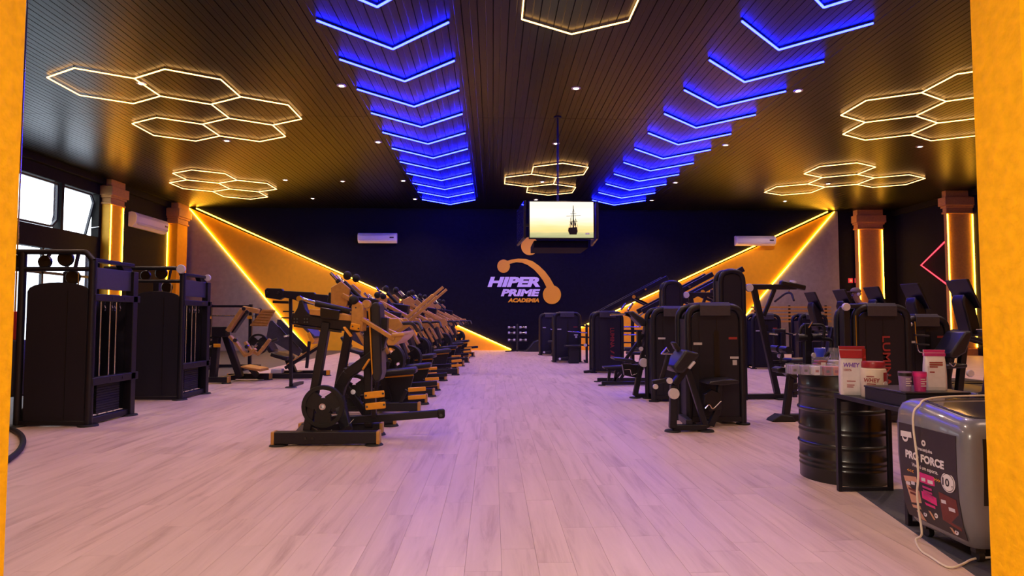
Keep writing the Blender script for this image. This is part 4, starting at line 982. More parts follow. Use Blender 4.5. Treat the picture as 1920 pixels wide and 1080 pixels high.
text('lettering', 'WHEY', 'purple_ink', ph, (-.072, -.053, .215), (1, 0, 0), (0, 0, 1), .115, .034, .15, .03, .001)
text('lettering', '100%', 'redink', ph, (-.070, -.053, .185), (1, 0, 0), (0, 0, 1), .055, .018, 0, .02, .001)
for k, z in enumerate((.06, .075, .105)): MB().box(-.05, -.005 + .008 * k, -.0545, -.0530, z, z + .007).build('small_print', 'redink', ph)
pb = pouch('protein_pouch', 'white pouch with crimson top standing on the black box', 3.035, 4.24, .865, .135, .275, .08, ('pale_pack', 'pale_pack', 'magenta_pack'), -.25)
for z, w_ in ((.185, .08), (.170, .08), (.155, .05), (.12, .03)): MB().box(-.045, -.045 + w_, -.0435, -.0415, z, z + .009).build('small_print', 'redink', pb)
MB().box(-.064, .064, -.018, .018, .232, .253).build('top_band', 'magenta_pack', pb)
# tub
tb = thing('protein_tub', 'white protein tub with crimson lid beside the tall pouch', 'tub', (2.865, 4.66, tz))
c = V((2.865, 4.66, tz)); R0 = .088
MB().lathe(c, (0, 0, .265), [(0, 0), (R0 * .93, 0), (R0, .03), (R0, .70), (R0 * .96, .80), (R0 * .80, .84), (0, .84)], 36).build('body', 'cream', tb)
MB().lathe(c + V((0, 0, .222)), (0, 0, .045), [(0, 0), (R0 * .88, 0), (R0 * .90, .1), (R0 * .90, .85), (R0 * .86, 1), (0, 1)], 36).build('lid', 'red_pack', tb)
band = MB()
for k in range(8):
    a0, a1 = math.radians(285 + k * 10), math.radians(295 + k * 10); r = R0 + .001
    band.prism([c + V((r * math.cos(a0), r * math.sin(a0), .03)), c + V((r * math.cos(a1), r * math.sin(a1), .03)), c + V((r * math.cos(a1), r * math.sin(a1), .19)), c + V((r * math.cos(a0), r * math.sin(a0), .19))], V((math.cos((a0 + a1) / 2), math.sin((a0 + a1) / 2), 0)) * .001)
band.build('side_label', 'red_pack', tb)
vd = V((-.53, -.85, 0)); xd = V((.85, -.53, 0))
text('lettering', 'WHEY', 'redink', tb, c + vd * (R0 + .001) - xd * .062 + V((0, 0, .118)), xd, (0, 0, 1), .105, .030, .15, .03, .004)
for z, w_ in ((.105, .06), (.09, .07), (.16, .05)): MB().bar(c + vd * (R0 + .002) - xd * .045 + V((0, 0, z)), c + vd * (R0 + .002) - xd * (.045 - w_) + V((0, 0, z)), .003, .006).build('small_print', 'redink', tb)
MB().lathe(c + V((.45, -.89, 0)) * R0 + V((0, 0, .10)), V((.45, -.89, 0)) * .004, [(0, 0), (.026, 0), (.026, 1), (0, 1)], 20).build('round_seal', 'white_disc', tb)
# black flat box and cups
t = thing('flat_box', 'flat black box lying on the narrow table', 'box', (2.96, 4.31, tz))
MB().box(2.735, 3.17, 4.10, 4.56, tz, tz + .088).build('carton', 'black', t, bevel=.004)
MB().box(2.730, 3.175, 4.095, 4.565, tz + .088, tz + .10).build('lid', 'plastic', t, bevel=.003)
def cup(label, x, y, m, m2):
    t = thing('shaker_cup', label, 'cup', (x, y, .865), 'cups on the flat box'); z = .865
    MB().lathe((x, y, z), (0, 0, .13), [(0, 0), (.034, 0), (.041, .95), (.041, 1), (.037, 1), (.033, .1), (0, .08)], 28).build('cup_wall', m, t)
    MB().lathe((x, y, z + .10), (0, 0, .022), [(.0400, 0), (.0415, 0), (.0423, 1), (.0412, 1), (.0400, 0)], 28).build('printed_band', m2, t)
    for zz, w_ in ((.08, .03), (.065, .04), (.05, .026), (.035, .034)): MB().box(x - .02, x - .02 + w_, y - .0412, y - .0385, z + zz, z + zz + .006).build('small_print', 'pale_pack', t)
cup('lilac printed cup, left of two on the flat box', 2.80, 4.20, 'lilac_pack', 'plastic')
cup('magenta printed cup, right of two on the flat box', 2.885, 4.175, 'magenta_pack', 'pink')
# --- acrylic bins and jars on the drum
def bin_(label, x0, x1, y0, y1, z0, z1):
    t = thing('acrylic_bin', label, 'display bin', ((x0 + x1) / 2, (y0 + y1) / 2, z0), 'clear bins on the drum'); th = .003
    MB().box(x0, x1, y0, y1, z0, z0 + th).build('bottom', 'clear', t)
    for a in ((x0, x1, y0, y0 + th), (x0, x1, y1 - th, y1), (x0, x0 + th, y0, y1), (x1 - th, x1, y0, y1)): MB().box(*a, z0 + th, z1).build('wall', 'clear', t)
z0 = DH + .0005
ms = ['lilac_pack', 'lilac_pack', 'pale_pack', 'red_pack', 'orange_pack', 'cream']
lab = ['lilac sachets, leftmost bin overhanging the drum', 'lilac sachets, second bin from the left', 'pale wrapped bars, third bin from the left', 'dark red wrapped bars, fourth bin from the left', 'orange wrapped bars, fifth bin from the left', 'cream sachets, bin touching the tall pouch']
for k in range(6):
    x0 = 2.485 + k * .068; y0 = 5.02 + max(0, .14 - k * .05)
    bin_('small clear display bin with ' + lab[k], x0, x0 + .065, y0, y0 + .12, z0, z0 + .085)
    for j in range(3):
        t = thing('snack_pack', '%s snack pack among the %s' % (('front', 'middle', 'back')[j], lab[k]), 'snack pack', (x0 + .033, y0 + .024 + j * .036, z0 + .004), 'snack packs in the clear bins')
        y = y0 + .012 + j * .036
        MB().prism([(x0 + .008, y, z0 + .004), (x0 + .057, y, z0 + .004), (x0 + .059, y, z0 + .07), (x0 + .053, y, z0 + .074), (x0 + .012, y, z0 + .074), (x0 + .006, y, z0 + .07)], (0, .022, 0)).build('wrapper', ms[k], t, bevel=.004)
        MB().box(x0 + .018, x0 + .044, y - .001, y, z0 + .025, z0 + .045).build('label_print', 'plastic' if k in (0, 1, 3) else 'redink', t)
def jar(label, x, y, mlid, mfill, s=1.):
    t = thing('candy_jar', label, 'jar', (x, y, z0), 'jars on the drum'); w_ = .055 * s
    MB().box(x - w_, x + w_, y - w_, y + w_, z0, z0 + .135).build('glass', 'clear', t, bevel=.012)
    for k in range(4): MB().box(x - w_ * .8 + .01 * (k % 2), x + w_ * .75, y - w_ * .8, y + w_ * .8, z0 + .008 + k * .026, z0 + .028 + k * .026).build('wafer', mfill, t, bevel=.006)
    MB().lathe((x, y, z0 + .135), (0, 0, .075), [(0, 0), (.030, 0), (.034, .3), (.047, .62), (.047, 1), (.0, 1)], 20).build('lid', mlid, t)
    MB().box(x - .022, x + .018, y - w_ - .002, y - w_, z0 + .05, z0 + .09).build('paper_label', 'white', t)
jar('clear jar with blue lid on the drum', 2.83, 5.36, 'blue_cap', 'red_pack')
jar('clear jar with smoky lid on the drum', 2.955, 5.36, 'clear', 'pale_pack')
t = thing('snack_box', 'small red and orange snack box behind the tall pouch on the drum', 'box', (3.07, 5.34, z0))
MB().box(3.02, 3.12, 5.30, 5.40, z0, z0 + .13).build('carton', 'orange_pack', t, bevel=.004)
MB().box(3.08, 3.121, 5.298, 5.30, z0, z0 + .13).build('red_panel', 'red_pack', t)
# ------------------------------------------------------------------ ice cream cooler
cx0, cx1, cy0, cy1 = 2.575, 3.60, 3.36, 4.00
t = thing('ice_cream_cooler', 'grey chest cooler with dark printed side and glass top at lower right', 'cooler', ((cx0 + cx1) / 2, (cy0 + cy1) / 2, .005))
lev = [(.085, .075, .06), (.11, .055, .07), (.20, .028, .09), (.34, .008, .075), (.50, 0, .07), (.70, 0, .07), (.78, .006, .07), (.825, .022, .07), (.85, .05, .07), (.862, .085, .065)]
def ring(z, i, r, n=6):
    out = []
    for ax, ay, a0 in ((cx1 - i - r, cy0 + i + r, -90), (cx1 - i - r, cy1 - i - r, 0), (cx0 + i + r, cy1 - i - r, 90), (cx0 + i + r, cy0 + i + r, 180)):
        for k in range(n + 1): an = math.radians(a0 + 90 * k / n); out.append(V((ax + r * math.cos(an), ay + r * math.sin(an), z)))
    return out
def slope(p): return p + V((0, 0, -.085 * (cy1 - p.y) / (cy1 - cy0) * min(1, max(0, (p.z - .55) / .28))))   # the lid falls towards the front
R_ = [[slope(p) for p in ring(*l)] for l in lev]; n = len(R_[0]); vs = sum(R_, []); fs = []
for i in range(len(R_) - 1):
    for k in range(n): fs.append((i * n + k, i * n + (k + 1) % n, (i + 1) * n + (k + 1) % n, (i + 1) * n + k))
fs.append(tuple(range(n))[::-1]); fs.append(tuple(range((len(R_) - 1) * n, len(R_) * n)))
body = MB()._add(vs, fs).build('body', 'cooler', t)
gr = [slope(p) for p in ring(.8625, .118, .06)]
MB().prism(gr, (0, 0, .006)).build('glass_lid', 'dark_glass', t, bevel=.002)
MB().prism([slope(p) for p in ring(.8622, .102, .065)], (0, 0, .003)).build('lid_gasket', 'plastic', t)
def inset(z):
    for (za, ia, _), (zb, ib, _) in zip(lev, lev[1:]):
        if za <= z <= zb: return ia + (ib - ia) * (z - za) / (zb - za)
    return 0
py0, py1, pz0, pz1 = cy1 - .065, cy0 + .085, .125, .70     # py0 is the reader's left
def sx(z): return cx0 + inset(z) - .003
mb = MB(); zs = [pz0, .2, .27, .34, .42, .5, .6, pz1]
for a, b in zip(zs, zs[1:]): mb.prism([(sx(a), py0, a), (sx(a), py1, a), (sx(b), py1, b), (sx(b), py0, b)], (.004, 0, 0))
panel = mb.build('printed_panel', 'print_dark', t)
PWD_, PHT = py0 - py1, pz1 - pz0
def pp(s, tt, e=.0015): z = pz1 - tt * PHT; return V((sx(z) - e, py0 - s * PWD_, z))
def quad(name, m, pts, e=.0015):
    return MB().prism([pp(s, tt, e) for s, tt in pts], (-.0008, 0, 0)).build(name, m, panel)
def ptext(body_, s, tt, w_, h_, m='white', shear=0, bold=.02):
    text('lettering', body_, m, panel, pp(s, tt + h_, .001), (0, -1, 0), (0, 0, 1), w_ * PWD_, h_ * PHT, shear, bold, .0022)
def rnd(name, m, s, tt, r, e): 
    c = pp(s, tt, e); return MB().prism([c + V((0, r * math.cos(a), r * math.sin(a))) for a in [2 * math.pi * k / 28 for k in range(28)]], (-.0008, 0, 0)).build(name, m, panel)
rnd('badge', 'white', .13, .145, .028, .0015); rnd('badge_inner', 'print_dark', .13, .135, .019, .0024)
quad('badge', 'white', [(.05, .085), (.25, .075), (.26, .135), (.05, .145)], .0028); ptext('Jundia', .07, .092, .17, .038, 'print_dark')
rnd('badge', 'white', .47, .155, .018, .0015); rnd('badge_inner', 'print_dark', .47, .155, .007, .0024)
ptext('Piracanjuba', .33, .205, .29, .045)
ptext('PRO FORCE', .13, .275, .68, .085, 'white', 0, .05)
ptext('Viver \u00e9 um esporte.', .24, .395, .46, .05)
ptext('<<<', .14, .475, .12, .03, 'yellow'); ptext('>>>', .62, .475, .11, .03, 'yellow')
quad('pouch_print', 'tan_print', [(.06, .57), (.30, .535), (.34, .80), (.14, .84)])
quad('pouch_print', 'pink', [(.36, .47), (.62, .47), (.62, .76), (.37, .74)])
quad('pouch_print', 'brown_print', [(.68, .60), (.96, .62), (.96, .92), (.68, .88)])
for s, tt, w_ in ((.10, .62, .08), (.20, .60, .07), (.40, .52, .07), (.51, .52, .09), (.71, .67, .08), (.82, .72, .10)): quad('print_mark', 'pale_pack', [(s, tt), (s + w_, tt - .005), (s + w_, tt + .03), (s, tt + .035)], .003)
for s, tt, w_, m in ((.13, .68, .14, 'brown_print'), (.15, .72, .12, 'brown_print'), (.41, .60, .16, 'magenta_pack'), (.41, .64, .16, 'magenta_pack'), (.41, .68, .16, 'magenta_pack')): quad('print_mark', m, [(s, tt), (s + w_, tt), (s + w_, tt + .022), (s, tt + .022)], .003)
quad('print_mark', 'tan_print', [(.14, .86), (.30, .84), (.31, .875), (.15, .89)]); quad('print_mark', 'pink', [(.40, .775), (.58, .775), (.58, .80), (.42, .80)])
quad('print_mark', 'tan_print', [(.20, .91), (.28, .90), (.34, .99), (.26, .99)]); quad('print_mark', 'tan_print', [(.44, .85), (.48, .85), (.53, .92), (.50, .93)]); quad('print_mark', 'tan_print', [(.76, .93), (.80, .93), (.84, .985), (.80, .985)])
for s, tt in ((.36, .91), (.57, .87), (.86, .955)): rnd('badge', 'white', s, tt, .014, .0015); rnd('badge_inner', 'brown_print', s, tt, .005, .0026)
rnd('badge', 'white', .855, .475, .055, .0015); rnd('badge_inner', 'print_dark', .855, .475, .049, .0024); rnd('badge_inner', 'white', .855, .475, .046, .0033)
text('lettering', '10', 'print_dark', panel, pp(.77, .515, .003), (0, -1, 0), (0, 0, 1), .055, .045, 0, .03, .003); text('lettering', 'g', 'print_dark', panel, pp(.91, .525, .003), (0, -1, 0), (0, 0, 1), .012, .018, 0, .02, .003)
# end panel towards the camera
def sy(z): return cy0 + inset(z) - .003
mb = MB()
for a, b in zip(zs[3:], zs[4:]): mb.prism([(cx0 + .085, sy(a), a), (cx1 - .13, sy(a), a), (cx1 - .13, sy(b), b), (cx0 + .085, sy(b), b)], (0, .004, 0))
ep = mb.build('printed_panel', 'plastic', t)
text('lettering', 'PRO FORCE', 'white', ep, (cx0 + .115, cy0 - .004, .56), (1, 0, 0), (0, 0, 1), .55, .065, 0, .03, .001)
for k, z in enumerate((.47, .415)): MB().cyl((cx0 + .135, cy0 - .003, z), (cx0 + .135, cy0 - .006, z), .021, 20).build('badge', 'white', ep)
g = MB()
for k in range(6):
    z = .12 + k * .022; g.box(cx0 + .2, cx1 - .2, sy(z) - .003, sy(z) + .01, z, z + .010)
g.build('vent_grille', 'plastic', t)
for x in (cx0 + .13, cx1 - .13):
    for y in (cy0 + .12, cy1 - .12):
        w_ = MB().cyl((x - .016, y, .037), (x + .016, y, .037), .032, 16).build('caster', 'rubber', t)
        MB().box(x - .028, x + .028, y - .02, y + .02, .055, .088).build('caster_fork', 'metal_frame', w_)
for x, y in ((cx0 + .18, cy0 - .0), ): MB().cyl((x, y + .02, .22), (x, y - .008, .22), .02, 16).build('knob', 'white', t)
# cable over the cooler and along the floor
pts = [V((3.35, 3.90, .872)), V((3.0, 3.88, .868)), V((2.80, 3.86, .864)), V((2.665, 3.82, .852)), V((2.605, 3.78, .826)), V((2.560, 3.765, .79)), V((2.552, 3.765, .70)), V((2.556, 3.75, .55)), V((2.550, 3.73, .42)), V((2.556, 3.755, .30)), V((2.575, 3.77, .18)), V((2.58, 3.76, .06))]
pts += [fl(1717, 1015) + V((0, 0, .008)), fl(1727, 1035) + V((0, 0, .008)), fl(1745, 1047) + V((0, 0, .008)), fl(1768, 1062) + V((0, 0, .008)), fl(1785, 1067) + V((0, 0, .008)), fl(1805, 1062) + V((0, 0, .012)), fl(1830, 1054) + V((0, 0, .02)), V((2.86, 3.47, .03))]
def smooth_path(p, n=6):
    out = []
    for i in range(len(p) - 1):
        a, b, c, d = p[max(i - 1, 0)], p[i], p[i + 1], p[min(i + 2, len(p) - 1)]
        for k in range(n):
            s = k / n; out.append(.5 * ((2 * b) + (c - a) * s + (2 * a - 5 * b + 4 * c - d) * s * s + (3 * b - a - 3 * c + d) * s ** 3))
    return out + [p[-1]]
o = MB().tube(smooth_path(pts), .0062, 8).build('power_cable', 'cream'); tag(o, 'cream power cable hanging over the cooler onto the floor', 'cable'); recentre(o)
# ================================================================== left side: cable towers
def cable_tower(label):
    # origin = near right post; shroud faces the camera, open weight stack faces the aisle (+x)
    t = thing('cable_tower', label, 'gym machine', (0, 0, 0), 'dark cable towers on the left')
    Wd, Dp = .88, .88
    arch = [(-.80, .05), (-.045, .05), (-.045, 1.70)] + [(-.42 + .37 * math.cos(a), 1.72 + .10 * math.sin(a)) for a in [k / 10 * math.pi for k in range(11)]] + [(-.80, 1.70)]
    MB().prism([(x, -.02, z) for x, z in arch], (0, .03, 0)).build('near_shroud', 'shroud', t, bevel=.004)
    MB().box(-.30, -.292, -.024, -.018, .06, 1.72).build('panel_seam', 'plastic', t)
    MB().tube([(0, 0, 0), (0, 0, 2.10)], .048, 12).build('post', 'black', t)
    MB().tube([(-Wd, 0, 0), (-Wd, 0, 2.20)], .042, 12).build('post', 'black', t)
    for x in (0, -Wd): MB().box(x - .055, x + .055, Dp - .055, Dp + .055, 0, 2.02).build('post', 'black', t, bevel=.008)
    for x, y in ((0, 0), (-Wd, 0), (0, Dp), (-Wd, Dp)): MB().lathe((x, y, 0), (0, 0, .022), [(0, 0), (.12, 0), (.11, 1), (0, 1)], 18).build('foot', 'rubber', t)
    MB().tube(fillet([(-1.3, 0, 2.21), (-.10, 0, 2.21), (0, 0, 2.10)], .03), .035, 10).build('top_bar', 'black', t)
    MB().tube(fillet([(-1.3, 0, 1.99), (-.02, 0, 1.99)], .03), .030, 10).build('top_bar', 'black', t)
    MB().bar((-.02, 0, 2.11), (-.02, Dp, 2.11), .10, .05).build('side_bar', 'black', t, bevel=.008)
    MB().prism([(.0, .60, 2.12), (.0, .80, 2.12), (.0, Dp + .06, 1.98), (.0, Dp + .06, 1.80), (.0, Dp - .06, 1.80)], (-.09, 0, 0)).build('corner_bracket', 'black', t, bevel=.008)
    MB().box(-.012, .012, .04, Dp - .04, 1.74, 2.02).build('header_plate', 'slab', t, bevel=.004)  # lighter blue-grey paints in the blue light on this black plate
    MB().box(-.05, .055, -.02, Dp + .12, 1.585, 1.675).build('guide_beam', 'black', t, bevel=.008)
    MB().box(-.05, .055, -.02, Dp + .12, .505, .605).build('guide_beam', 'black', t, bevel=.008)
    for y in (.35, .62):
        for z in (1.63, .555): MB().cyl((.055, y, z), (.060, y, z), .016, 10).build('bolt', 'plastic', t)
    MB().bar((-.02, 0, .06), (-.02, Dp, .06), .09, .08).build('base_rail', 'black', t, bevel=.008)
    MB().bar((-Wd, 0, .04), (0, 0, .04), .06, .06).build('base_rail', 'black', t, bevel=.008)
    for y in (.28, .48, .62): MB().cyl((-.06, y, .10), (-.06, y, 1.60), .012, 10).build('guide_rod', 'chrome', t)
    for k in range(11): MB().box(-.24, -.03, .20, .70, .12 + k * .034, .150 + k * .034).build('weight_plate', 'rubber', t, bevel=.003)
    for y in (.30, .46, .52, .64): MB().tube(fillet([(-.02, y, 1.58), (-.02, y - .012, 1.53), (-.02, y + .012, 1.50), (-.02, y, 1.46)], .02), .008, 6).build('carabiner', 'chrome', t)
    MB().box(-.5, -.40, .1, Dp - .1, .1, 1.6).build('inner_panel', 'shroud', t)
    MB().box(-Wd + .06, -.06, Dp - .01, Dp + .01, .1, 1.6).build('far_shroud', 'shroud', t)
    for x, z, r in ((-.66, 2.09, .085), (-.40, 2.13, .10), (-.30, 1.89, .09), (-1.02, 2.10, .08)):
        disc_part(t, 'pulley', (x, .08, z), (0, 1, 0), r, .05, 'plastic')
        MB().bar((x, .08, z), (x + .06, .08, 2.21), .02, .05, (0, 1, 0)).build('pulley_hanger', 'plastic', t)
    MB().cyl((-.22, .06, 1.70), (-.22, .06, 1.95), .008, 8).build('cable', 'chrome', t)
    return t
ct = cable_tower('large dark cable tower nearest the left orange wall'); p = fl(165, 799); ct.location = p
p = fl(337, 750); c2_ = dup(ct, p, 0, 'dark cable tower with white pulley discs, behind the nearest one')
ORG[c2_.name] = V((0, 0, 0))
for (x, y, z, r) in ((.0, -.07, 2.19, .075), (.05, .80, 2.10, .06)):
    o = MB().lathe((x, y - .02, z), (0, .04, 0), [(0, 0), (r * .9, 0), (r, .3), (r, .8), (r * .9, 1), (0, 1)], 22).build('pulley_cover', 'white_disc', c2_)
# heavy bag, ball, rope at the left edge
p = at(24, 690, 9.0)
t = thing('heavy_bag', 'black hanging heavy bag with red strap at the left edge', 'punching bag', (p.x, 9.0, .28))
MB().lathe((p.x, 9.0, .28), (0, 0, .78), [(0, 0), (.14, .0), (.17, .04), (.17, .96), (.15, 1), (0, 1)], 24).build('bag', 'pad', t)
MB().box(p.x - .05, p.x + .05, 8.97, 9.03, 1.06, 1.46).build('strap', 'red_strap', t, bevel=.01)
MB().cyl((p.x, 9.0, 1.45), (p.x, 9.0, H), .010, 8).build('chain', 'chrome', t)
p = fl(24, 803)
t = thing('medicine_ball', 'black medicine ball on the floor beside the nearest cable tower', 'ball', (p.x, p.y + .3, 0))
MB().ellipsoid((p.x, p.y + .3, .125), .125, .125, .125, 24, 16).build('ball', 'rubber', t)
MB().lathe((p.x, p.y + .3, .118), (0, 0, .014), [(.122, 0), (.1265, .2), (.1265, .8), (.122, 1), (.122, 0)], 28).build('seam_band', 'plastic', t)
pts = [fl(-70, 800), fl(-30, 803), fl(8, 806), fl(28, 812), fl(40, 822), fl(43, 835), fl(36, 850), fl(20, 864), fl(5, 873), fl(-40, 885)]
o = MB().tube(smooth_path([q_ + V((0, 0, .03)) for q_ in pts]), .028, 12).build('battle_rope', 'rubber'); tag(o, 'thick black training rope looping out from behind the left orange wall', 'rope'); recentre(o)

# ================================================================== plate-loaded machines along the left of the aisle
GP = 'plate loaded machines left of the aisle'
def beam_with_caps(t, p, q, wd=.10, h=.12, feet=True):
    p, q = V(p), V(q); MB().bar(p, q, wd, h).build('base_beam', 'black', t, bevel=.01)
    d = (q - p).normalized()
    for e, s in ((p, -1), (q, 1)):
        MB().bar(e - d * s * .03, e + d * s * .008, wd + .012, h + .012).build('end_cap', 'gold', t, bevel=.01)
        if feet: MB().lathe((e.x - d.x * s * .06, e.y - d.y * s * .06, 0), (0, 0, max(.02, p.z - h / 2)), [(0, 0), (.10, 0), (.09, .6), (.08, 1), (0, 1)], 16).build('foot', 'rubber', t)
# --- nearest machine, drawn from the photograph in its own depth
o0 = fl(610, 833)
t = thing('lever_press_machine', 'nearest black and bronze lever machine with a big weight plate low on its side', 'gym machine', (o0.x, 7.4, 0), GP)
def q(u, v, Y=7.4): return at(u, v, Y)
def xq(u, v, Y): return at(u, v, Y).x
beam_with_caps(t, (xq(512, 820, 6.85), 6.85, .085), (xq(712, 820, 6.85), 6.85, .085), .11, .13)
beam_with_caps(t, (xq(560, 800, 7.4), 7.45, .085), (xq(716, 800, 7.4), 7.45, .085), .10, .11)
beam_with_caps(t, (xq(600, 790, 8.05), 8.05, .085), (xq(742, 790, 8.05), 8.05, .085), .10, .11)
MB().bar(V((xq(560, 810, 6.85), 6.85, .09)), V((xq(585, 800, 8.0), 8.05, .09)), .12, .08).build('cross_beam', 'black', t, bevel=.01)
for u in (572, 585): MB().cyl(V((xq(u, 822, 6.78), 6.795, .085)), V((xq(u, 822, 6.78), 6.785, .085)), .014, 12).build('bolt', 'metal_frame', t)
MB().bar(q(577, 808, 7.0), q(613, 604, 7.15), .09, .11, (0, 1, 0)).build('rear_post', 'black', t, bevel=.012)
MB().bar(q(582, 800, 7.0), q(608, 818, 6.95), .05, .06, (0, 1, 0)).build('brace', 'black', t, bevel=.01)
cv = [q(*c) for c in ((634, 742), (640, 722), (652, 702), (676, 684), (700, 668), (712, 652), (717, 628), (718, 600))]
mb = MB()
for a, b in zip(cv, cv[1:]): mb.bar(a, b + (b - a) * .18, .12, .15, (0, 1, 0))
mb.build('curved_frame', 'black', t, bevel=.015)
MB().bar(q(634, 742), q(650, 806, 7.1), .12, .10, (0, 1, 0)).build('frame_foot', 'black', t, bevel=.012)
MB().bar(q(652, 690, 7.95), q(646, 738, 7.95), .09, .10, (0, 1, 0)).build('far_post', 'black', t, bevel=.01)
MB().bar(q(650, 725, 7.95), q(690, 782, 7.95), .08, .09, (0, 1, 0)).build('far_post', 'black', t, bevel=.01)
MB().bar(q(690, 612, 7.5), q(690, 782, 7.5), .09, .09, (0, 1, 0)).build('seat_mast', 'black', t, bevel=.012)
MB().bar(q(550, 597, 7.2), q(674, 613, 7.2), .16, .13).build('top_beam', 'black', t, bevel=.015)
MB().bar(q(552, 611, 7.12), q(640, 622, 7.12), .05, .022).build('beam_rail', 'metal_frame', t)
MB().prism([q(u, v, 7.12) for u, v in ((549, 592), (557, 578), (561, 563), (567, 563), (572, 580), (582, 592))], (0, .14, 0)).build('gusset', 'black', t, bevel=.008)
for u in (552, 557, 571, 576):
    for v in (598, 604): MB().cyl(q(u, v, 7.115), q(u, v, 7.105), .010, 8).build('bolt', 'metal_frame', t)
MB().cyl(q(562, 561, 7.18), q(600, 571, 7.18), .028, 14).build('damper_rod', 'chrome', t)
MB().cyl(q(592, 569, 7.18), q(657, 584, 7.18), .036, 14).build('damper_sleeve', 'black', t)
MB().cyl(q(655, 584, 7.18), q(668, 587, 7.18), .020, 12).build('damper_rod', 'chrome', t)
for u, v in ((562, 560), (668, 588)): disc_part(t, 'damper_eye', q(u, v, 7.16), (0, 1, 0), .034, .05, 'chrome')
MB().prism([q(u, v, 7.06) for u, v in ((600, 576), (636, 582), (634, 600), (600, 596))], (0, .18, 0)).build('slide_block', 'plastic', t, bevel=.01)
MB().prism([q(u, v, 7.10) for u, v in ((580, 579), (601, 581), (601, 592), (580, 590))], (0, .14, 0)).build('slide_arm', 'gold', t, bevel=.006)
MB().prism([q(u, v, 7.10) for u, v in ((633, 587), (660, 591), (660, 602), (633, 600))], (0, .14, 0)).build('slide_arm', 'gold', t, bevel=.006)
MB().prism([q(u, v, 7.08) for u, v in ((659, 572), (664, 567), (674, 566), (680, 572), (682, 596), (680, 622), (657, 617))], (0, .20, 0)).build('pivot_housing', 'gold', t, bevel=.012)
MB().ellipsoid(q(663.5, 562.5, 7.1), .056, .056, .056, 18, 12).build('ball_knob', 'rubber', t)
MB().cyl(q(657, 554, 7.1), q(663, 562, 7.1), .022, 10).build('ball_stud', 'gold', t)
MB().bar(q(657, 611, 7.06), q(675, 615, 7.06), .03, .075, (0, 0, 1)).build('pivot_cap', 'yellow', t, bevel=.012)
for u, v in ((661, 612), (672, 616), (667, 577)): MB().cyl(q(u, v, 7.04), q(u, v, 7.03), .010, 8).build('bolt', 'plastic', t)
MB().bar(q(679, 598, 7.1), q(741, 637, 7.0), .045, .085, (0, 1, 0)).build('press_arm', 'gold', t, bevel=.01)
MB().bar(q(679, 598, 7.9), q(752, 630, 7.9), .045, .085, (0, 1, 0)).build('press_arm', 'gold', t, bevel=.01)
MB().prism([q(u, v, 6.98) for u, v in ((733, 628), (752, 622), (758, 627), (752, 636), (738, 648), (727, 648), (724, 640))], (0, .95, 0)).build('handle_yoke', 'gold', t, bevel=.01)
MB().cyl(q(735, 628, 6.95), q(757, 627, 6.95), .022, 10).build('handle_grip', 'gold', t)
MB().bar(q(645, 613, 7.0), q(659, 631, 7.0), .02, .085, (0, 1, 0)).build('yellow_plate', 'yellow', t, bevel=.008)
pd = [q(u, v, 7.25) for u, v in ((693, 575), (700, 567), (708, 566), (712, 574), (716, 700), (712, 714), (702, 718), (697, 708))]
MB().prism(pd, (0, .32, 0)).build('back_pad', 'pad', t, bevel=.02)
MB().prism([q(u, v, 7.24) for u, v in ((690, 580), (693, 578), (699, 700), (697, 704))], (0, .34, 0)).build('pad_backing', 'yellow', t, bevel=.004)
disc_part(t, 'pad_pivot', q(688, 570, 7.2), (0, 1, 0), .05, .08, 'gold')
MB().bar(q(680, 693, 7.1), q(693, 673, 7.1), .02, .055, (0, 1, 0)).build('yellow_link', 'yellow', t, bevel=.01)
weight_plate('weight_plate', t, q(606, 762, 6.98), (0, 1, 0), .232, .06)
MB().cyl(q(606, 762, 7.0), q(612, 762, 7.35), .03, 12).build('plate_horn', 'chrome', t)
weight_plate('weight_plate', t, q(664, 735, 7.98), (0, 1, 0), .226, .06)
MB().cyl(q(664, 735, 7.98), q(662, 735, 7.8), .03, 12).build('plate_horn', 'chrome', t)
for a, b in (((683, 742), (721, 738)), ((685, 763), (723, 759))):
    MB().bar(q(*a, 7.0), q(*b, 7.0), .022, .075, (0, 0, 1)).build('yellow_handle', 'yellow', t, bevel=.012)
    for s in (a, b): MB().cyl(q(s[0] + (3 if s is a else -3), s[1], 6.99), q(s[0] + (3 if s is a else -3), s[1], 6.985), .012, 10).build('bolt', 'plastic', t)
MB().bar(q(700, 742, 7.02), q(702, 780, 7.3), .05, .05, (0, 1, 0)).build('handle_stem', 'black', t)
MB().bar(q(640, 789, 7.35), q(832, 774.5, 7.35), .07, .085).build('lever_arm', 'black', t, bevel=.01)
MB().bar(q(820, 776, 7.35), q(834, 775, 7.35), .085, .105).build('lever_end', 'rubber', t, bevel=.02)
MB().cyl(q(827, 779, 7.30), q(827, 779, 7.295), .018, 12).build('bolt', 'metal_frame', t)
MB().bar(q(690, 788, 7.35), V((xq(690, 800, 7.35), 7.45, .1)), .09, .09, (0, 1, 0)).build('lever_support', 'black', t, bevel=.01)
for u, v, u2, v2 in ((656, 794, 663, 786), (622, 780, 632, 777), (612, 815, 622, 806)): MB().bar(q(u, v, 6.92), q(u2, v2, 6.92), .004, .012, (0, 1, 0)).build('sticker', 'sticker', t)

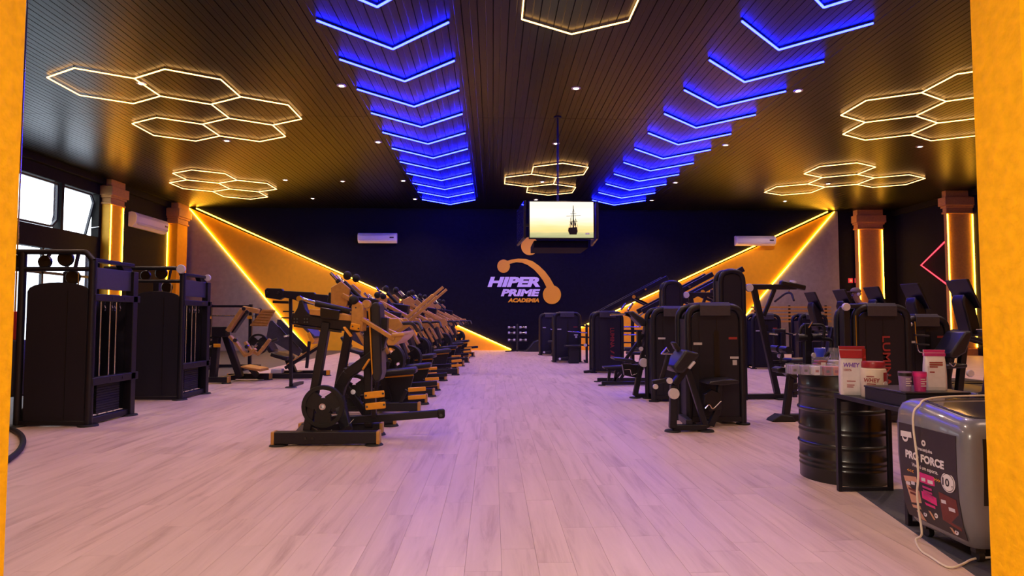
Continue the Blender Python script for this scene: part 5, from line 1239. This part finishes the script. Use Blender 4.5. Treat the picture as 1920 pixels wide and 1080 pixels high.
# --- generic press machines further along
def press_machine(label, raised):
    t = thing('plate_press_machine', label, 'gym machine', (0, 0, 0), GP)
    for y in (-.48, .48): beam_with_caps(t, (-.75, y, .085), (.58, y, .085), .10, .11)
    MB().bar((-.62, -.48, .085), (-.62, .48, .085), .10, .10).build('cross_beam', 'black', t, bevel=.01)
    MB().bar((.05, -.48, .085), (.05, .48, .085), .10, .10).build('cross_beam', 'black', t, bevel=.01)
    MB().bar((-.66, 0, .1), (-.42, 0, 1.42), .11, .13, (0, 1, 0)).build('rear_mast', 'black', t, bevel=.012)
    MB().bar((.10, 0, .1), (-.28, 0, 1.30), .10, .11, (0, 1, 0)).build('front_mast', 'black', t, bevel=.012)
    MB().bar((-.62, 0, .12), (.05, 0, .45), .08, .09, (0, 1, 0)).build('brace', 'black', t, bevel=.01)
    MB().bar((-.60, -.25, 1.46), (-.60, .25, 1.46), .14, .14).build('top_yoke', 'gold', t, bevel=.02)
    MB().bar((-.78, 0, 1.50), (-.08, 0, 1.40), .16, .14).build('top_beam', 'black', t, bevel=.015)
    for s in (-1, 1):
        MB().prism([(-.66, s * .34, 1.30), (-.46, s * .34, 1.30), (-.40, s * .34, 1.60), (-.52, s * .34, 1.70), (-.66, s * .34, 1.62)], (0, s * .06, 0)).build('pivot_plate', 'gold', t, bevel=.01)
        if raised:
            MB().bar((-.50, s * .40, 1.52), (-.02, s * .42, 1.28), .06, .11, (0, 1, 0)).build('press_arm', 'gold', t, bevel=.01)
            MB().bar((-.02, s * .42, 1.28), (.55, s * .42, 1.78), .06, .09, (0, 1, 0)).build('press_arm', 'gold', t, bevel=.01)
            MB().tube([(.50, s * .42, 1.73), (.72, s * .42, 1.92)], .026, 10).build('handle_grip', 'gold', t)
        else:
            MB().bar((-.50, s * .40, 1.52), (.22, s * .42, 1.16), .06, .10, (0, 1, 0)).build('press_arm', 'gold', t, bevel=.01)
            MB().prism([(.14, s * .39, 1.22), (.28, s * .39, 1.22), (.34, s * .39, 1.12), (.16, s * .39, 1.00), (.06, s * .39, 1.08)], (0, s * .08, 0)).build('handle_yoke', 'gold', t, bevel=.01)
            MB().tube(fillet([(.22, s * .40, 1.14), (.46, s * .40, 1.16), (.52, s * .30, 1.05)], .06), .024, 10).build('handle_grip', 'metal_frame', t)
        MB().bar((-.40, s * .36, 1.20), (-.12, s * .36, .78), .05, .12, (0, 1, 0)).build('link_plate', 'gold', t, bevel=.01)
        MB().bar((-.16, s * .38, 1.02), (.02, s * .38, .72), .05, .13, (0, 1, 0)).build('link_plate', 'gold', t, bevel=.01)
        MB().cyl((.02, s * .36, .62), (.02, s * .72, .62), .026, 12).build('plate_horn', 'chrome', t)
        MB().bar((.02, s * .36, .62), (-.06, s * .36, .10), .05, .08, (0, 1, 0)).build('horn_post', 'black', t, bevel=.01)
        if s > 0:
            weight_plate('weight_plate', t, (.02, .50, .62), (.25, 1, 0), .225, .055)
            weight_plate('weight_plate', t, (.03, .59, .62), (.25, 1, 0), .225, .055)
        MB().cyl((-.62, s * .2, 1.72), (-.18, s * .3, 1.30), .034, 12).build('damper_sleeve', 'black', t)
        MB().cyl((-.72, s * .18, 1.82), (-.62, s * .2, 1.72), .020, 10).build('damper_rod', 'chrome', t)
        MB().ellipsoid((-.46, s * .30, 1.78), .06, .06, .06, 14, 10).build('ball_knob', 'rubber', t)
        MB().bar((-.30, s * .44, 1.30), (-.22, s * .44, 1.16), .02, .07, (0, 1, 0)).build('yellow_plate', 'yellow', t, bevel=.01)
    MB().bar((.02, 0, .62), (-.20, 0, 1.34), .28, .08, (1, 0, 0)).build('back_pad', 'pad', t, bevel=.025)
    MB().bar((.0, 0, .475), (.48, 0, .52), .32, .085).build('seat', 'pad', t, bevel=.03)
    MB().prism([(.02, -.04, .42), (.44, -.04, .45), (.36, -.04, .16), (.22, -.04, .08), (.06, -.04, .1)], (0, .08, 0)).build('seat_pedestal', 'black', t, bevel=.01)
    MB().bar((.04, -.06, .425), (.44, -.06, .455), .02, .02).build('yellow_edge', 'yellow', t)
    for z in (.30, .20): MB().bar((.42, -.5, z), (.66, -.5, z + .015), .022, .055).build('yellow_handle', 'yellow', t, bevel=.01)
    MB().bar((.40, -.5, .30), (.30, -.48, .10), .04, .04, (0, 1, 0)).build('handle_stem', 'black', t)
    MB().bar((-.10, .25, .26), (.75, .25, .32), .06, .07).build('foot_lever', 'black', t, bevel=.01)
    return t
base = press_machine('black and bronze press machine, second along the left of the aisle', False)
base.location = (-1.66, 9.6, 0); base.scale = (1.06, 1.0, 1.12)
p2 = press_machine('black and bronze machine with raised bronze arms, third along the left of the aisle', True)
p2.location = (-1.60, 11.55, 0)
dup(base, (-1.72, 13.5, 0), -.2, 'black and bronze press machine, fourth along the left of the aisle')
dup(base, (-1.55, 15.6, 0), .25, 'black and bronze press machine, fifth along the left of the aisle')
dup(base, (-1.50, 17.7, 0), -.12, 'black and bronze press machine, sixth along the left of the aisle')
dup(base, (-1.45, 20.0, 0), .2, 'black and bronze press machine, seventh along the left of the aisle')
dup(base, (-1.35, 22.4, 0), -.15, 'black and bronze press machine, farthest along the left of the aisle')

# --- leg press with dark slabs
YP = 14.4
def q(u, v, d=0): return at(u, v, YP + d)
t = thing('leg_press_machine', 'black leg press with two big slanted dark foot slabs and yellow end tags', 'gym machine', fl(545, 714), GP)
xa, xb = q(486, 708).x, q(600, 708).x
for d in (0, .85):
    MB().bar(V((xa, YP + d, .07)), V((xb, YP + d, .07)), .10, .11).build('base_beam', 'black', t, bevel=.01)
    for x in (xa + .03, xb - .03): MB().box(x - .04, x + .04, YP + d - .055, YP + d - .05, .02, .13).build('yellow_tag', 'yellow', t)
    for x in (xa + .05, xb - .05): MB().lathe((x, YP + d, 0), (0, 0, .016), [(0, 0), (.09, 0), (.08, 1), (0, 1)], 14).build('foot', 'rubber', t)
MB().bar(V(((xa + xb) / 2, YP, .07)), V(((xa + xb) / 2, YP + .85, .07)), .12, .10).build('cross_beam', 'black', t)
for d in (.1, .75):
    MB().bar(q(535, 690, d), q(600, 650, d), .07, .10, (0, 1, 0)).build('slide_rail', 'black', t, bevel=.01)
    MB().bar(q(538, 683, d - .05), q(597, 646, d - .05), .02, .022, (0, 1, 0)).build('rail_edge', 'gold', t)
MB().prism([q(u, v, .02) for u, v in ((505, 601), (511, 601), (566, 657), (560, 668), (548, 662), (499, 634))], (0, .04, 0)).build('side_slab', 'slab', t, bevel=.006)
MB().prism([q(u, v, .80) for u, v in ((520, 599), (526, 599), (580, 655), (574, 666), (562, 660), (514, 632))], (0, .04, 0)).build('side_slab', 'slab', t, bevel=.006)
for (u0, v0, u1, v1) in ((523, 613, 538, 631), (545, 636, 560, 652)): MB().bar(q(u0, v0, -.0), q(u1, v1, -.0), .03, .03, (0, 1, 0)).build('slab_rail', 'metal_frame', t)
MB().bar(q(515, 663, .4), q(546, 672, .4), .60, .10, (0, 0, 1)).build('seat', 'pad', t, bevel=.03)
MB().bar(q(514, 660, .4), q(500, 636, .4), .50, .09, (1, 0, 0)).build('backrest', 'pad', t, bevel=.03)
MB().bar(q(540, 672, .4), V((q(541, 700).x, YP + .4, .1)), .14, .14, (0, 1, 0)).build('pedestal', 'black', t, bevel=.01)
for d in (-.06, .92):
    MB().tube([q(533, 631, d), q(545, 629, d)], .026, 10).build('plate_horn', 'chrome', t)
MB().prism([q(u, v, 0) for u, v in ((575, 626), (580, 622), (590, 640), (584, 646))], (0, .7, 0)).build('yellow_stop', 'yellow', t, bevel=.01)
MB().bar(q(565, 600, .4), q(598, 632, .4), .75, .06, (1, 0, 1)).build('foot_platform', 'slab', t, bevel=.01)
for d in (.0, .8): MB().bar(q(575, 690, d), q(580, 640, d), .06, .06, (0, 1, 0)).build('upright', 'black', t)
MB().prism([q(u, v, .1) for u, v in ((508, 692), (528, 692), (528, 700), (506, 702))], (0, .2, 0)).build('motor_box', 'white_disc', t, bevel=.02)
# a second leg press behind it
def dup_at(src, dx, dy, label): c = copy_tree(src); c.location = src.location + V((dx, dy, 0)); c['label'] = label; return c
dup_at(t, 1.25, 2.2, 'second black leg press, behind the first and hidden by the nearest lever machine')
# --- bronze-armed machine at the left of the leg press
def q(u, v, d=0): return at(u, v, 13.45 + d)
t = thing('pendulum_machine', 'black machine with bent bronze arms and ribbed bronze plate beside the cable towers', 'gym machine', fl(420, 712), GP)
beam_with_caps(t, (q(376, 712).x, 13.4, .085), (q(432, 712).x, 13.4, .085), .12, .12)
beam_with_caps(t, (q(400, 700).x, 14.2, .085), (q(485, 700).x, 14.2, .085), .12, .12)
MB().bar(V((q(405, 712).x, 13.4, .09)), V((q(430, 700).x, 14.2, .09)), .10, .09).build('cross_beam', 'black', t)
MB().bar(V((q(400, 708).x, 13.45, .1)), q(408, 618), .13, .15, (0, 1, 0)).build('mast', 'black', t, bevel=.012)
MB().bar(V((q(440, 706).x, 13.75, .1)), q(421, 622, .2), .13, .15, (0, 1, 0)).build('mast', 'black', t, bevel=.012)
MB().bar(q(400, 648, -.10), q(413.5, 648, -.10), .02, .075, (0, 0, 1)).build('yellow_plate', 'yellow', t, bevel=.01)
MB().bar(q(400, 622), q(428, 622), .20, .22, (0, 0, 1)).build('pivot_block', 'black', t, bevel=.015)
MB().bar(q(428, 621, -.1), q(456, 580, -.1), .08, .16, (0, 1, 0)).build('bronze_beam', 'gold', t, bevel=.01)
MB().bar(q(435, 622, .05), q(463, 582, .05), .10, .16, (0, 1, 0)).build('black_beam', 'black', t, bevel=.01)
MB().bar(q(456, 578), q(486, 584), .10, .10, (0, 1, 0)).build('top_link', 'gold', t, bevel=.01)
for u, v in ((457, 579), (463, 585)): disc_part(t, 'pivot', q(u, v, -.18), (0, 1, 0), .04, .03, 'metal_frame')
mb = [q(*c, -.1) for c in ((431, 630), (445, 645), (460, 666), (468, 664), (478, 655))]
for a, b in zip(mb, mb[1:]): MB().bar(a, b + (b - a) * .12, .06, .12, (0, 1, 0)).build('bronze_arm', 'gold', t, bevel=.01)
mb = [q(*c, -.05) for c in ((460, 641), (470, 656), (484, 664), (492, 655), (505, 638))]
for a, b in zip(mb, mb[1:]): MB().bar(a, b + (b - a) * .12, .06, .10, (0, 1, 0)).build('bronze_arm', 'gold', t, bevel=.01)
MB().tube([q(510, 640, -.05), q(521, 636, -.05)], .03, 10).build('handle', 'metal_frame', t)
for u, v in ((441, 638), (463, 650)): disc_part(t, 'pivot', q(u, v, -.16), (0, 1, 0), .045, .04, 'chrome')
rp = [q(u, v, 0) for u, v in ((468, 611), (492, 580), (516, 581), (500, 612))]
MB().prism(rp, (0, .05, 0)).build('ribbed_plate', 'gold', t, bevel=.004)
for k in range(6):
    f = (k + .5) / 6; a = rp[0].lerp(rp[1], f); b = rp[3].lerp(rp[2], f); MB().bar(a + V((0, -.01, 0)), b + V((0, -.01, 0)), .02, .02).build('rib', 'gold', t)
MB().prism([q(u, v, .3) for u, v in ((452, 686), (488, 692), (489, 697), (470, 694), (450, 689))], (0, .5, 0)).build('foot_platform', 'gold', t, bevel=.01)
MB().bar(q(470, 690, .5), V((q(465, 700).x, 14.0, .1)), .1, .1, (0, 1, 0)).build('platform_post', 'black', t)
weight_plate('weight_plate', t, q(392, 650, .15), (0, 1, 0), .225, .05); MB().cyl(q(392, 650, .1), q(402, 650, .15), .03).build('plate_horn', 'chrome', t)
weight_plate('weight_plate', t, q(484, 645, .35), (0, 1, 0), .225, .05); MB().cyl(q(484, 645, .3), q(480, 648, .1), .03).build('plate_horn', 'chrome', t)
# --- long overhead beam machine
def q(u, v, d=0): return at(u, v, 12.5 + d)
t = thing('overhead_beam_machine', 'tall black machine with a long jointed overhead beam against the orange triangle', 'gym machine', fl(541, 725), GP)
xm = q(543, 700).x
MB().bar(V((xm, 12.6, .03)), q(545, 560, .1), .06, .06, (0, 1, 0)).build('mast', 'black', t, bevel=.01)
MB().bar(V((xm, 12.6, .05)), V((xm, 13.3, .03)), .08, .05).build('base_beam', 'black', t)
MB().lathe((xm, 12.6, 0), (0, 0, .02), [(0, 0), (.12, 0), (.1, 1), (0, 1)], 14).build('foot', 'rubber', t)
MB().prism([q(u, v) for u, v in ((496, 544), (500, 540), (527, 541), (531, 546), (531, 558), (524, 562), (497, 558))], (0, .12, 0)).build('joint_plate', 'black', t, bevel=.01)
for u in (500.5, 521.5): disc_part(t, 'bolt', q(u, 549, -.01), (0, 1, 0), .026, .03, 'metal_frame')
MB().prism([q(u, v, .02) for u, v in ((528, 545), (588, 548), (593, 553), (592, 566), (560, 566), (552, 562), (529, 557))], (0, .10, 0)).build('beam', 'black', t, bevel=.01)
MB().prism([q(u, v, .0) for u, v in ((588, 551), (614, 553), (623, 562), (623, 574), (610, 570), (590, 566))], (0, .14, 0)).build('beam_end', 'black', t, bevel=.01)
MB().bar(q(512, 566, .1), q(541, 567, .1), .05, .05).build('cross_bar', 'black', t)
for v, w_ in ((596, 14), (584, 10)): MB().bar(q(541 - w_, v, .12), q(541 + w_, v, .12), .03, .03).build('storage_peg', 'metal_frame', t)
# --- squat rack farther back at the left
def q(u, v, d=0): return at(u, v, 17.2 + d)
t = thing('squat_rack', 'black squat rack with a loaded barbell in front of the grey wall', 'squat rack', fl(410, 690), GP)
xa, xb = q(394, 600).x, q(470, 600).x
for x in (xa, xb):
    MB().bar(V((x, 17.2, 0)), V((x, 17.2, 1.75)), .08, .08, (0, 1, 0)).build('upright', 'black', t)
    MB().bar(V((x, 16.7, .04)), V((x, 17.9, .04)), .09, .08).build('base_beam', 'black', t)
    MB().box(x - .05, x + .05, 17.08, 17.16, 1.36, 1.42).build('hook', 'yellow', t)
MB().bar(V((xa, 17.8, .05)), V((xb, 17.8, .05)), .08, .08).build('base_beam', 'black', t)
MB().bar(V((xa, 17.2, 1.70)), V((xb, 17.2, 1.70)), .06, .06).build('top_beam', 'black', t)
t2 = thing('barbell', 'chrome barbell with black plates resting on the squat rack hooks', 'barbell', ((xa + xb) / 2, 17.12, 1.42), None)
MB().cyl((xa - .55, 17.12, 1.44), (xb + .55, 17.12, 1.44), .016, 12).build('bar', 'chrome', t2)
for x in (xa - .25, xb + .25): weight_plate('weight_plate', t2, (x, 17.12, 1.44), (1, 0, 0), .22, .06)
